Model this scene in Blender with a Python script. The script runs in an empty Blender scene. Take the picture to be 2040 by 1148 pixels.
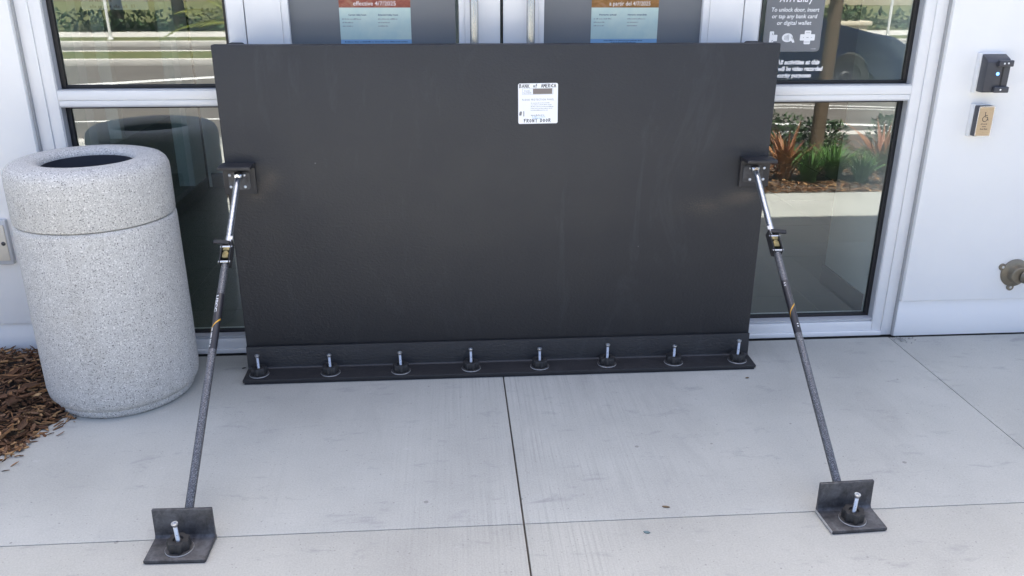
import bpy, bmesh, math, random
from mathutils import Vector, Matrix
R = math.radians
random.seed(7)
scene = bpy.context.scene

# ------------------------------------------------------------------ camera
CAM = (-0.1929, -3.0984, 1.5110)
PITCH, YAW, ROLL = 0.3614, 0.0740, 0.0028
cam_data = bpy.data.cameras.new('camera')
cam_data.sensor_fit = 'HORIZONTAL'; cam_data.sensor_width = 36.0
cam_data.lens = 36.0 * 1660.56 / 2040.0
cam_data.clip_start = 0.02; cam_data.clip_end = 3000
cam = bpy.data.objects.new('camera', cam_data)
scene.collection.objects.link(cam)
fwd = Vector((math.sin(YAW)*math.cos(PITCH), math.cos(YAW)*math.cos(PITCH), -math.sin(PITCH)))
rgt = Vector((math.cos(YAW), -math.sin(YAW), 0)); upv = rgt.cross(fwd)
r2 = math.cos(ROLL)*rgt + math.sin(ROLL)*upv; u2 = -math.sin(ROLL)*rgt + math.cos(ROLL)*upv
M = Matrix((r2, u2, -fwd)).transposed().to_4x4(); M.translation = Vector(CAM)
cam.matrix_world = M
scene.camera = cam

# ------------------------------------------------------------------ sky, sun, exposure
SUN_EL, SUN_AZ = 68.0, 4.0            # sun stands behind the building; azimuth from +y towards +x
world = bpy.data.worlds.new('World'); scene.world = world; world.use_nodes = True
nt = world.node_tree; bg = nt.nodes['Background']
sky = nt.nodes.new('ShaderNodeTexSky'); sky.sky_type = 'NISHITA'; sky.sun_disc = False
sky.sun_elevation = R(SUN_EL); sky.sun_rotation = R(SUN_AZ); sky.air_density = 0.70; sky.dust_density = 4.5; sky.ozone_density = 1.0
nt.links.new(sky.outputs[0], bg.inputs[0]); bg.inputs[1].default_value = 0.11
sd = bpy.data.lights.new('sun', 'SUN'); sd.energy = 5.0; sd.angle = R(0.53); sd.color = (1.0, 0.955, 0.89)
so = bpy.data.objects.new('sun', sd); scene.collection.objects.link(so)
d = Vector((math.sin(R(SUN_AZ))*math.cos(R(SUN_EL)), math.cos(R(SUN_AZ))*math.cos(R(SUN_EL)), math.sin(R(SUN_EL))))
so.rotation_euler = d.to_track_quat('Z', 'Y').to_euler(); so.location = (0, 6, 12)
scene.view_settings.view_transform = 'Standard'; scene.view_settings.look = 'None'
scene.view_settings.gamma = 1.0; scene.view_settings.exposure = 2.32
scene.cycles.use_denoising = True
scene.cycles.max_bounces = 12; scene.cycles.transparent_max_bounces = 16

# ------------------------------------------------------------------ materials
def mat(name, color=(.5,.5,.5), rough=.5, metal=0., spec=.5, coat=0.):
    m = bpy.data.materials.new(name); m.use_nodes = True
    b = m.node_tree.nodes['Principled BSDF']
    b.inputs['Base Color'].default_value = (*color, 1); b.inputs['Roughness'].default_value = rough
    b.inputs['Metallic'].default_value = metal; b.inputs['Specular IOR Level'].default_value = spec
    b.inputs['Coat Weight'].default_value = coat
    return m
class NT:
    """small node-tree writer"""
    def __init__(s, m): s.t = m.node_tree; s.b = s.t.nodes['Principled BSDF']
    def n(s, typ, **kw):
        nd = s.t.nodes.new('ShaderNode'+typ)
        for k, v in kw.items():
            if k.startswith('i_'):
                key = k[2:]; key = int(key) if key.isdigit() else key.replace('_', ' ')
                nd.inputs[key].default_value = v
            else: setattr(nd, k, v)
        return nd
    def l(s, a, b): s.t.links.new(a, b)
    def pos(s, scale=(1,1,1), obj=False):
        src = s.n('TexCoord').outputs['Object'] if obj else s.n('NewGeometry').outputs['Position']
        mp = s.n('Mapping'); mp.inputs['Scale'].default_value = scale
        s.l(src, mp.inputs['Vector']); return mp.outputs[0]
    def noise(s, vec, scale, detail=4., rough=.55, dist=0.):
        nd = s.n('TexNoise'); nd.inputs['Scale'].default_value = scale; nd.inputs['Detail'].default_value = detail
        nd.inputs['Roughness'].default_value = rough; nd.inputs['Distortion'].default_value = dist
        s.l(vec, nd.inputs['Vector']); return nd.outputs['Fac']
    def ramp(s, fac, stops):
        nd = s.n('ValToRGB'); e = nd.color_ramp.elements
        while len(e) < len(stops): e.new(.5)
        for el, (p, c) in zip(e, stops):
            el.position = p; el.color = c if len(c) == 4 else (*c, 1)
        s.l(fac, nd.inputs[0]); return nd.outputs[0]
    def mix(s, fac, a, b, mode='MIX'):
        nd = s.n('Mix', data_type='RGBA', blend_type=mode)
        for idx, v in ((0, fac), (6, a), (7, b)):
            if isinstance(v, (int, float)): nd.inputs[idx].default_value = v
            elif isinstance(v, tuple): nd.inputs[idx].default_value = (*v, 1) if len(v) == 3 else v
            else: s.l(v, nd.inputs[idx])
        return nd.outputs[2]
    def math(s, op, a, b=0.):
        nd = s.n('Math', operation=op)
        for i, v in enumerate((a, b)):
            if isinstance(v, (int, float)): nd.inputs[i].default_value = v
            else: s.l(v, nd.inputs[i])
        return nd.outputs[0]
    def bump(s, h, strength=.2, dist=.002):
        nd = s.n('Bump'); nd.inputs['Strength'].default_value = strength; nd.inputs['Distance'].default_value = dist
        s.l(h, nd.inputs['Height']); s.l(nd.outputs[0], s.b.inputs['Normal'])
G = lambda v: (v, v, v)

def make_concrete():
    m = mat('concrete', rough=.86, spec=.3); t = NT(m); p = t.pos()
    big = t.noise(p, 1.7, 5, .6)
    col = t.ramp(big, [(.28, (.335, .337, .298)), (.52, (.420, .423, .374)), (.75, (.485, .487, .434))])
    fine = t.noise(p, 190, 3, .65)
    col = t.mix(.35, col, t.ramp(fine, [(.3, G(.28)), (.7, G(.53))]))
    # broom strokes running away from the doors, strongest along the middle joint
    st = t.noise(t.pos((120, 1.6, 1)), 1.0, 4, .65)
    sx = t.n('SeparateXYZ'); t.l(t.n('NewGeometry').outputs['Position'], sx.inputs[0])
    dx = t.math('ABSOLUTE', t.math('SUBTRACT', sx.outputs[0], .05))
    near = t.math('SUBTRACT', 1.0, t.math('MULTIPLY', dx, 1.5)); near = t.math('MAXIMUM', near, .10)
    patch = t.ramp(t.noise(p, 3.2, 3), [(.38, G(.25)), (.62, G(1))])
    fac = t.math('MULTIPLY', near, patch)
    lines = t.ramp(st, [(.36, G(.30)), (.5, G(.5)), (.62, G(.58))])
    col = t.mix(t.math('MULTIPLY', fac, .42), col, lines, 'OVERLAY')
    # scuffs, tyre-black smudges, drip spots
    sm = t.noise(t.pos((1.0, 2.6, 1)), 5.5, 5, .72, .4)
    col = t.mix(t.ramp(sm, [(.58, G(0)), (.74, G(.55))]), col, (.22, .22, .23))
    v = t.n('TexVoronoi'); v.inputs['Scale'].default_value = 7.; t.l(p, v.inputs['Vector'])
    rnd = t.math('LESS_THAN', v.outputs['Distance'], .05)
    rr = t.n('SeparateColor'); t.l(v.outputs['Color'], rr.inputs[0])
    rnd = t.math('MULTIPLY', rnd, t.math('GREATER_THAN', rr.outputs[0], .62))
    col = t.mix(t.math('MULTIPLY', rnd, .55), col, (.15, .145, .14))
    v2 = t.n('TexVoronoi'); v2.inputs['Scale'].default_value = 26.; t.l(p, v2.inputs['Vector'])
    r3 = t.n('SeparateColor'); t.l(v2.outputs['Color'], r3.inputs[0])
    pin = t.math('MULTIPLY', t.math('LESS_THAN', v2.outputs['Distance'], .075), t.math('GREATER_THAN', r3.outputs[1], .72))
    col = t.mix(t.math('MULTIPLY', pin, .6), col, (.2, .2, .2))
    v4 = t.n('TexVoronoi'); v4.inputs['Scale'].default_value = 75.; t.l(p, v4.inputs['Vector'])
    r4 = t.n('SeparateColor'); t.l(v4.outputs['Color'], r4.inputs[0])
    por = t.math('MULTIPLY', t.math('LESS_THAN', v4.outputs['Distance'], .16), t.math('GREATER_THAN', r4.outputs[1], .80))
    col = t.mix(t.math('MULTIPLY', por, .45), col, (.19, .185, .17))
    sw = t.noise(t.pos((1.8, .5, 1)), 2.6, 6, .7, .8); col = t.mix(t.ramp(sw, [(.56, G(0)), (.72, G(.32))]), col, (.29, .285, .27))
    pale = t.noise(p, 9, 4, .7); col = t.mix(t.ramp(pale, [(.66, G(0)), (.78, G(.35))]), col, (.6, .6, .6))
    t.l(col, t.b.inputs['Base Color'])
    t.bump(t.math('ADD', t.math('MULTIPLY', fine, .5), t.math('MULTIPLY', t.math('MULTIPLY', st, fac), 1.6)), .26, .0014)
    return m
CONC = make_concrete()

def make_panel_black():
    m = mat('panel_black', (.008, .008, .010), .5, spec=.74); t = NT(m); p = t.pos(obj=True)
    n1 = t.noise(p, 105, 3, .65); n2 = t.noise(p, 3, 4)
    col = t.mix(t.ramp(n2, [(.3, G(0)), (.8, G(1))]), (.0055, .0062, .0092), (.0085, .0090, .0118))
    # sawdust speckle dried on near the brace brackets
    sx = t.n('SeparateXYZ'); t.l(t.n('TexCoord').outputs['Object'], sx.inputs[0])
    def blob(cx, cz, rx, rz):
        a = t.math('DIVIDE', t.math('SUBTRACT', sx.outputs[0], cx), rx); b = t.math('DIVIDE', t.math('SUBTRACT', sx.outputs[2], cz), rz)
        q = t.math('SQRT', t.math('ADD', t.math('MULTIPLY', a, a), t.math('MULTIPLY', b, b)))
        return t.math('MAXIMUM', t.math('SUBTRACT', 1., q), 0.)
    dens = t.math('ADD', t.math('ADD', blob(.80, .66, .24, .10), blob(.96, .70, .13, .06)), t.math('ADD', blob(-.92, .73, .12, .08), blob(-.86, .80, .09, .07)))
    spk = t.noise(p, 330, 2, .7)
    thr = t.math('SUBTRACT', .78, t.math('MULTIPLY', dens, .30))
    dust = t.math('MULTIPLY', t.math('GREATER_THAN', spk, thr), .42)
    col = t.mix(dust, col, (.13, .10, .065))
    haze = t.math('MULTIPLY', dens, .035); col = t.mix(haze, col, (.12, .09, .06))
    # a few pale scuffs
    sc = t.noise(t.pos((1, 1, 3), True), 14, 5, .75); col = t.mix(t.ramp(sc, [(.68, G(0)), (.82, G(.20))]), col, (.19, .195, .21))
    sm = t.noise(t.pos((3, 1, .7), True), 2.2, 6, .7, 1.5); col = t.mix(t.ramp(sm, [(.56, G(0)), (.74, G(.075))]), col, (.16, .17, .19))
    v = t.n('TexVoronoi'); v.inputs['Scale'].default_value = 13.; t.l(p, v.inputs['Vector'])
    r3 = t.n('SeparateColor'); t.l(v.outputs['Color'], r3.inputs[0])
    pin = t.math('MULTIPLY', t.math('LESS_THAN', v.outputs['Distance'], .035), t.math('GREATER_THAN', r3.outputs[0], .9))
    col = t.mix(t.math('MULTIPLY', pin, .25), col, G(.3))
    t.l(col, t.b.inputs['Base Color'])
    t.l(t.ramp(t.noise(p, 5, 4), [(.3, G(.53)), (.5, G(.56)), (.75, G(.61))]), t.b.inputs['Roughness'])
    t.bump(t.math('ADD', n1, t.math('MULTIPLY', t.noise(t.pos((1, 1, 2.2), True), 60, 3, .6), 1.2)), .95, .0015)
    return m
PANEL = make_panel_black()

def speck(name, base, dark, light, sc, rough=.8, bumpd=.0008, t1=.38, t2=.62):
    m = mat(name, base, rough, spec=.3); t = NT(m); p = t.pos(obj=True)
    a = t.noise(p, sc, 2, .7)
    col = t.ramp(a, [(0, dark), (t1-.05, dark), (t1, base), (t2, base), (t2+.05, light), (1, light)])
    b = t.noise(p, sc*.13, 4, .6); col = t.mix(.35, col, t.ramp(b, [(.3, G(.40)), (.7, G(.60))]), 'OVERLAY')
    if name.startswith('granite'):
        g = t.noise(t.pos((9, 9, .9), True), 1.4, 5, .7); col = t.mix(t.ramp(g, [(.55, G(0)), (.75, G(.30))]), col, (.34, .32, .29))
        g2 = t.noise(p, 5, 5, .7); col = t.mix(t.ramp(g2, [(.58, G(0)), (.74, G(.28))]), col, (.40, .37, .31))
    t.l(col, t.b.inputs['Base Color']); t.bump(a, .4, bumpd); return m
GRANITE = speck('granite_speckle', (.53, .515, .485), (.11, .105, .105), (.80, .775, .735), 225, .75, .0014, .405, .585)

def noisy(name, c1, c2, sc, rough=.5, metal=0., bumpd=0., r2=None, spec=.5, obj=True, stretch=(1,1,1), detail=5):
    m = mat(name, c1, rough, metal, spec); t = NT(m); a = t.noise(t.pos(stretch, obj), sc, detail, .6)
    t.l(t.ramp(a, [(.3, c1), (.7, c2)]), t.b.inputs['Base Color'])
    if r2 is not None: t.l(t.ramp(a, [(.3, G(rough)), (.7, G(r2))]), t.b.inputs['Roughness'])
    if bumpd: t.bump(a, .5, bumpd)
    return m
WALL = noisy('white_wall_panel', (.86, .86, .855), (.82, .822, .82), 2.2, .38, r2=.5, spec=.4, obj=False)
t_ = NT(WALL); sc_ = t_.noise(t_.pos((1, 1, 1)), 11, 6, .75, .3); lk = t_.b.inputs['Base Color'].links[0].from_socket
t_.l(t_.mix(t_.ramp(sc_, [(.66, G(0)), (.80, G(.35))]), lk, (.55, .55, .54)), t_.b.inputs['Base Color'])
ALU = noisy('white_aluminium', (.79, .79, .785), (.75, .75, .75), 6, .30, r2=.38, obj=False)
ALUG = noisy('silver_aluminium', (.50, .51, .53), (.46, .47, .49), 6, .35, r2=.42, obj=False)
GASKET = mat('black_gasket', (.012, .012, .014), .55)
DARKMETAL = noisy('black_painted_steel', (.016, .016, .019), (.034, .033, .036), 14, .42, r2=.55)
def make_raw_steel():
    m = mat('mill_scale_steel', rough=.42, metal=.35); t = NT(m); p = t.pos(obj=True)
    a = t.noise(p, 22, 5, .65, .6); b = t.noise(p, 120, 3)
    c = t.ramp(a, [(.30, (.022, .022, .027)), (.48, (.055, .057, .066)), (.68, (.115, .12, .135))])
    t.l(t.mix(.25, c, t.ramp(b, [(.3, G(.02)), (.7, G(.14))])), t.b.inputs['Base Color'])
    t.l(t.ramp(a, [(.3, G(.32)), (.7, G(.58))]), t.b.inputs['Roughness']); t.bump(b, .3, .0006); return m
STEEL = make_raw_steel()
ZINC = noisy('zinc_plated', (.62, .63, .66), (.78, .79, .82), 40, .26, 1.0, r2=.4)
CHROME = mat('chrome', (.60, .62, .65), .20, 1.0)
BRASSY = noisy('yellow_zinc', (.15, .12, .05), (.30, .25, .12), 60, .40, .8)
KNOB = noisy('black_plastic', (.012, .012, .013), (.035, .034, .034), 35, .5, r2=.62)
WASHER = noisy('grey_washer', (.07, .07, .074), (.15, .148, .145), 40, .42, .5)
WASHEDGE = noisy('washer_edge', (.55, .55, .55), (.68, .68, .67), 60, .4, .6)
HAMMER = speck('hammertone_tube', (.125, .127, .135), (.052, .052, .058), (.26, .265, .275), 330, .36, .0006, .45, .57)
NT(HAMMER).b.inputs['Metallic'].default_value = .5
TUBEBLK = mat('black_tube_label', (.018, .017, .022), .3)
YELLOW = mat('yellow_band', (.80, .42, .03), .45)
WHITE_INK = mat('white_print', (.80, .80, .80), .6)
STICKER = mat('white_label', (.86, .87, .88), .45)
BLACK_INK = mat('black_ink', (.02, .02, .025), .6)
GREY_INK = mat('grey_ink', (.20, .21, .24), .6)
BLUE_INK = mat('pale_blue_ink', (.45, .58, .75), .6)
BROWNBOX = mat('brown_block_print', (.20, .17, .155), .6)
SEAL = mat('black_foam', (.02, .02, .024), .9)
def glass_mat(name, tint, ior, rough=0.0):
    m = bpy.data.materials.new(name); m.use_nodes = True; nt = m.node_tree
    nt.nodes.clear(); o = nt.nodes.new('ShaderNodeOutputMaterial')
    tr = nt.nodes.new('ShaderNodeBsdfTransparent'); tr.inputs[0].default_value = (*tint, 1)
    gl = nt.nodes.new('ShaderNodeBsdfGlossy'); gl.inputs['Roughness'].default_value = rough; gl.inputs[0].default_value = (.93, .97, .95, 1)
    fr = nt.nodes.new('ShaderNodeFresnel'); ge = nt.nodes.new('ShaderNodeNewGeometry')
    mr = nt.nodes.new('ShaderNodeMapRange'); mr.inputs['To Min'].default_value = ior; mr.inputs['To Max'].default_value = 1/ior     # thin sheet: same from both sides
    nt.links.new(ge.outputs['Backfacing'], mr.inputs['Value']); nt.links.new(mr.outputs[0], fr.inputs[0])
    mx = nt.nodes.new('ShaderNodeMixShader')
    nt.links.new(fr.outputs[0], mx.inputs[0]); nt.links.new(tr.outputs[0], mx.inputs[1]); nt.links.new(gl.outputs[0], mx.inputs[2])
    nt.links.new(mx.outputs[0], o.inputs[0]); return m
GLASS = glass_mat('insulated_glass', (.88, .95, .92), 2.45)
GLASS_IN = glass_mat('partition_glass', (.70, .80, .78), 1.5)
FILM = noisy('grey_frosted_glass', (.135, .15, .165), (.16, .165, .175), 2.5, .42, r2=.5, obj=False, spec=.6)

# ------------------------------------------------------------------ mesh helpers
COL = scene.collection
def link(name, me, m=None, parent=None, loc=None):
    o = bpy.data.objects.new(name, me)
    if m is not None and me is not None:
        ms = m if isinstance(m, (list, tuple)) else [m]
        for x in ms: me.materials.append(x)
    COL.objects.link(o)
    if parent is not None: o.parent = parent
    if loc is not None: o.location = loc
    return o
def thing(name, label, cat, loc=(0,0,0), rz=0., group=None, kind=None):
    o = bpy.data.objects.new(name, None); COL.objects.link(o); o.empty_display_size = .1
    o.location = loc; o.rotation_euler = (0, 0, rz); return tag(o, label, cat, group, kind)
def tag(o, label=None, cat=None, group=None, kind=None):
    if label: o['label'] = label
    if cat: o['category'] = cat
    if group: o['group'] = group
    if kind: o['kind'] = kind
    return o
def mesh(bm, name='m', smooth=None):
    bmesh.ops.recalc_face_normals(bm, faces=bm.faces)
    me = bpy.data.meshes.new(name); bm.to_mesh(me); bm.free()
    if smooth is not None:
        me.polygons.foreach_set('use_smooth', [True]*len(me.polygons)); me.update()
        me.set_sharp_from_angle(angle=R(smooth))
    return me
def box(bm, x0, x1, y0, y1, z0, z1, mi=0):
    g = bmesh.ops.create_cube(bm, size=1.)
    for v in g['verts']:
        v.co = Vector((x0+(v.co.x+.5)*(x1-x0), y0+(v.co.y+.5)*(y1-y0), z0+(v.co.z+.5)*(z1-z0)))
    fs = {f for v in g['verts'] for f in v.link_faces}
    for f in fs: f.material_index = mi
    return g['verts']
def bevel(bm, off=.002, seg=2, verts=None):
    es = list(bm.edges) if verts is None else list({e for v in verts for e in v.link_edges})
    bmesh.ops.bevel(bm, geom=es, offset=off, segments=seg, profile=.5, affect='EDGES', clamp_overlap=True)
def bbox(name, x0, x1, y0, y1, z0, z1, m, parent=None, bv=.002, seg=2):
    bm = bmesh.new(); box(bm, x0, x1, y0, y1, z0, z1)
    if bv: bevel(bm, bv, seg)
    return link(name, mesh(bm, name, 35), m, parent)
def boxes(name, L, m, parent=None, bv=.002):
    bm = bmesh.new()
    for a in L:
        vs = box(bm, *a[:6], mi=a[6] if len(a) > 6 else 0)
        if bv: bevel(bm, bv, 2, vs)
    return link(name, mesh(bm, name, 35), m, parent)
def lathe(bm, prof, seg=32, origin=(0,0,0), axis=Vector((0,0,1)), close=True, mi=0, phase=0.):
    q = Vector((0,0,1)).rotation_difference(Vector(axis).normalized()); O = Vector(origin); rings = []
    for r, z in prof:
        if r < 1e-6: rings.append([bm.verts.new(O + q @ Vector((0,0,z)))])
        else: rings.append([bm.verts.new(O + q @ Vector((r*math.cos(phase+2*math.pi*k/seg), r*math.sin(phase+2*math.pi*k/seg), z))) for k in range(seg)])
    for a, b in zip(rings, rings[1:]):
        for k in range(seg):
            k2 = (k+1) % seg
            if len(a) == 1 and len(b) == 1: continue
            if len(a) == 1: f = bm.faces.new((a[0], b[k], b[k2]))
            elif len(b) == 1: f = bm.faces.new((a[k], a[k2], b[0]))
            else: f = bm.faces.new((a[k], a[k2], b[k2], b[k]))
            f.material_index = mi
    if close:
        for ring in (rings[0], rings[-1]):
            if len(ring) > 2: bm.faces.new(ring).material_index = mi
    return rings
def prism(bm, pts, z0, z1, mi=0, tf=None):
    """extrude a 2-D outline; tf maps (u,v,w) to world"""
    tf = tf or (lambda u, v, w: Vector((u, v, w)))
    a = [bm.verts.new(tf(u, v, z0)) for u, v in pts]; b = [bm.verts.new(tf(u, v, z1)) for u, v in pts]
    n = len(pts); fs = [bm.faces.new(a), bm.faces.new(b[::-1])]
    for i in range(n): fs.append(bm.faces.new((a[i], a[(i+1) % n], b[(i+1) % n], b[i])))
    for f in fs: f.material_index = mi
    return fs
def tube(bm, pts, radii, seg=10, cap=True, mi=0):
    pts = [Vector(p) for p in pts]; rings = []
    for i, p in enumerate(pts):
        t = (pts[min(i+1, len(pts)-1)] - pts[max(i-1, 0)]).normalized()
        ref = Vector((0,0,1)) if abs(t.z) < .9 else Vector((1,0,0))
        a = t.cross(ref).normalized(); b = t.cross(a)
        rings.append([bm.verts.new(p + radii[i]*(math.cos(2*math.pi*k/seg)*a + math.sin(2*math.pi*k/seg)*b)) for k in range(seg)])
    for a, b in zip(rings, rings[1:]):
        for k in range(seg): bm.faces.new((a[k], a[(k+1) % seg], b[(k+1) % seg], b[k])).material_index = mi
    if cap: bm.faces.new(rings[0]); bm.faces.new(rings[-1])
def rrect(w, h, r, n=5):
    out = []
    for cx, cy, a0 in ((w/2-r, h/2-r, 0), (-w/2+r, h/2-r, 90), (-w/2+r, -h/2+r, 180), (w/2-r, -h/2+r, 270)):
        for k in range(n): a = R(a0+90*k/(n-1)); out.append((cx+r*math.cos(a), cy+r*math.sin(a)))
    return out
XZ = lambda x, y, z: (lambda u, v, w: Vector((x+u, y-w, z+v)))      # flat things facing the street (-y)

def text_mesh(s, size, bold=0., shear=0., align='CENTER', spacing=1., line=1.0):
    cu = bpy.data.curves.new('t', 'FONT'); cu.body = s; cu.size = size; cu.align_x = align; cu.align_y = 'CENTER'
    cu.offset = bold; cu.shear = shear; cu.space_character = spacing; cu.space_line = line; cu.resolution_u = 3
    o = bpy.data.objects.new('t', cu); COL.objects.link(o)
    dg = bpy.context.evaluated_depsgraph_get(); me = bpy.data.meshes.new_from_object(o.evaluated_get(dg))
    bpy.data.objects.remove(o); bpy.data.curves.remove(cu); return me
def text(name, s, size, x, y, z, m, parent, width=None, **kw):
    """lettering lying on a face that looks towards -y; width squeezes it to fit"""
    me = text_mesh(s, size, **kw); xs = [v.co.x for v in me.vertices]
    k = 1. if not width else width/max(1e-6, max(xs)-min(xs))
    for v in me.vertices: v.co = Vector((x + v.co.x*k, y, z + v.co.y))
    me.materials.clear(); return link(name, me, m, parent)
def strokes(name, S, w, y, m, parent, ox=0., oz=0., sc=1.):
    """hand-drawn lines: S is a list of polylines in (u,v)"""
    bm = bmesh.new(); dy = 0.
    for pl in S:
        pl = [Vector((ox+u*sc, 0, oz+v*sc)) for u, v in pl]
        for i, (a, b) in enumerate(zip(pl, pl[1:])):
            t = (b-a); L = t.length
            if L < 1e-6: continue
            t /= L; n = Vector((-t.z, 0, t.x))*w*.5; e = t*w*.35; dy += 1.5e-6
            o = Vector((0, y-dy, 0))
            bm.faces.new([bm.verts.new(o+p) for p in (a-e+n, a-e-n, b+e-n, b+e+n)])
    return link(name, mesh(bm, name), m, parent)

# ================================================================== SETTING
# ---- ground sheet, pavement slabs
SUBSOIL = noisy('dark_joint_filler', (.06, .052, .045), (.12, .11, .10), 30, .95, obj=False)
bm = bmesh.new()
s = 900.; vs = [bm.verts.new(p) for p in ((-s, -s, -.13), (s, -s, -.13), (s, s, -.13), (-s, s, -.13))]; bm.faces.new(vs)
GROUNDM = noisy('far_ground', (.16, .15, .10), (.10, .13, .06), .3, .95, obj=False)
tag(link('ground', mesh(bm), GROUNDM), kind='structure')

pav = bpy.data.objects.new('pavement', None); COL.objects.link(pav); tag(pav, kind='structure')
bbox('joint_bed', -1.72, 9., -4.6, .30, -.12, -.010, SUBSOIL, pav, 0)
def slab(pts):
    bm = bmesh.new(); fs = prism(bm, pts, -.1, 0.)
    top = [e for e in bm.edges if all(abs(v.co.z) < 1e-6 for v in e.verts)]
    bmesh.ops.bevel(bm, geom=top, offset=.0018, segments=2, profile=.5, affect='EDGES')
    return link('slab', mesh(bm, 'slab', 40), CONC, pav)
g1, g2 = .0028, .0016
slab([(-1.50, .163), (-g1-.005, .163), (-g1-.005, -1.065+g2), (-1.78, -1.065+g2), (-1.76, -.72), (-1.68, -.47), (-1.615, -.335), (-1.54, -.12)])
slab([(g1-.005, .163), (1.730-g2, .163), (1.730-g2, -1.065+g2), (g1-.005, -1.065+g2)])
slab([(1.730+g2, .158), (3.47, .158), (3.47, -1.065+g2), (1.730+g2, -1.065+g2)])
slab([(-1.78, -1.065-g2), (-g1-.005, -1.065-g2), (-g1-.005, -2.25+g2), (-1.79, -2.25+g2)])
slab([(g1-.005, -1.065-g2), (1.730-g2, -1.065-g2), (1.730-g2, -2.25), (g1-.005, -2.25)])
slab([(1.730+g2, -1.065-g2), (3.47, -1.065-g2), (3.47, -2.25), (1.730+g2, -2.25)])
for k in range(3):
    x0 = 3.475+1.74*k
    slab([(x0+g2, .158), (x0+1.735, .158), (x0+1.735, -1.065+g2), (x0+g2, -1.065+g2)])
    slab([(x0+g2, -1.065-g2), (x0+1.735, -1.065-g2), (x0+1.735, -2.25), (x0+g2, -2.25)])
for (xa, xb) in ((-1.79, -g1-.005), (g1-.005, 1.25)):
    slab([(xa, -2.25-g2), (xb, -2.25-g2), (xb, -3.43+g2), (xa, -3.43+g2)])
    slab([(xa, -3.43-g2), (xb, -3.43-g2), (xb, -4.6), (xa, -4.6)])
slab([(-9, -2.6), (-1.795, -2.6), (-1.795, -4.6), (-9, -4.6)])

# ---- street behind the photographer (seen mirrored in the glass)
def make_asphalt():
    m = mat('asphalt', rough=.9, spec=.3); t = NT(m); p = t.pos()
    a = t.noise(p, 1.2, 5, .6); b = t.noise(p, 140, 2)
    c = t.ramp(a, [(.3, (.11, .097, .085)), (.7, (.16, .142, .125))])
    t.l(t.mix(.3, c, t.ramp(b, [(.3, G(.04)), (.7, G(.16))])), t.b.inputs['Base Color']); t.bump(b, .4, .003); return m
ASPH = make_asphalt()
CURBM = noisy('curb_concrete', (.48, .46, .43), (.56, .54, .50), 4, .9, obj=False)
PAINT = noisy('road_paint', (.72, .72, .70), (.58, .58, .56), 12, .8, obj=False)
road = tag(bbox('road', -60, 60, -16.9, -4.78, -.12, -.10, ASPH, None, 0), kind='structure')
tag(bbox('kerb', -60, 60, -4.78, -4.605, -.12, .0, CURBM, None, .012), kind='structure')
def paint_strip(pts, w, z=-.096):
    bm = bmesh.new(); pts = [Vector((x, y, z)) for x, y in pts]; L = []; Rr = []
    for i, p in enumerate(pts):
        t = (pts[min(i+1, len(pts)-1)]-pts[max(i-1, 0)]).normalized(); n = Vector((-t.y, t.x, 0))*w/2
        L.append(bm.verts.new(p+n)); Rr.append(bm.verts.new(p-n))
    for i in range(len(pts)-1): bm.faces.new((L[i], L[i+1], Rr[i+1], Rr[i]))
    return link('lane_line', mesh(bm), PAINT, road)
paint_strip([(1.0, -5.75), (3.0, -5.78), (4.2, -5.72), (5.4, -5.40), (6.4, -4.95)], .14)
paint_strip([(1.0, -7.15), (4.2, -7.2), (5.2, -7.0), (7., -6.4)], .07)
paint_strip([(1.0, -6.9), (4.2, -6.95), (5.2, -6.75), (7., -6.2)], .05)
paint_strip([(-9, -6.0), (-3.4, -6.45), (-1, -6.6)], .08)
paint_strip([(-11, -6.95), (-5.92, -9.69), (-4.07, -10.69), (0, -12.3)], .30)
med = bpy.data.objects.new('median', None); COL.objects.link(med); tag(med, kind='structure')
GRASSM = noisy('dry_lawn', (.14, .13, .05), (.07, .10, .03), 3, .95, obj=False)
for y0, y1 in ((-12.75, -12.6), (-14.5, -14.35)): bbox('kerb_stone', -40, -1.5, y0, y1, -.11, .02, CURBM, med, .012)
bbox('turf', -40, -1.5, -14.345, -12.755, -.11, .01, GRASSM, med, 0)
tag(bbox('grass_verge', -60, 60, -18.5, -17.1, -.12, -.0, GRASSM, None, 0), kind='structure')
tag(bbox('far_kerb', -60, 60, -17.1, -16.905, -.12, .02, CURBM, None, .012), kind='structure')
tag(bbox('far_path', -60, 60, -20.4, -18.505, -.12, .01, CURBM, None, 0), kind='structure')
tag(bbox('lawn', -60, 60, -75, -20.405, -.12, .0, GRASSM, None, 0), kind='structure')

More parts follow.
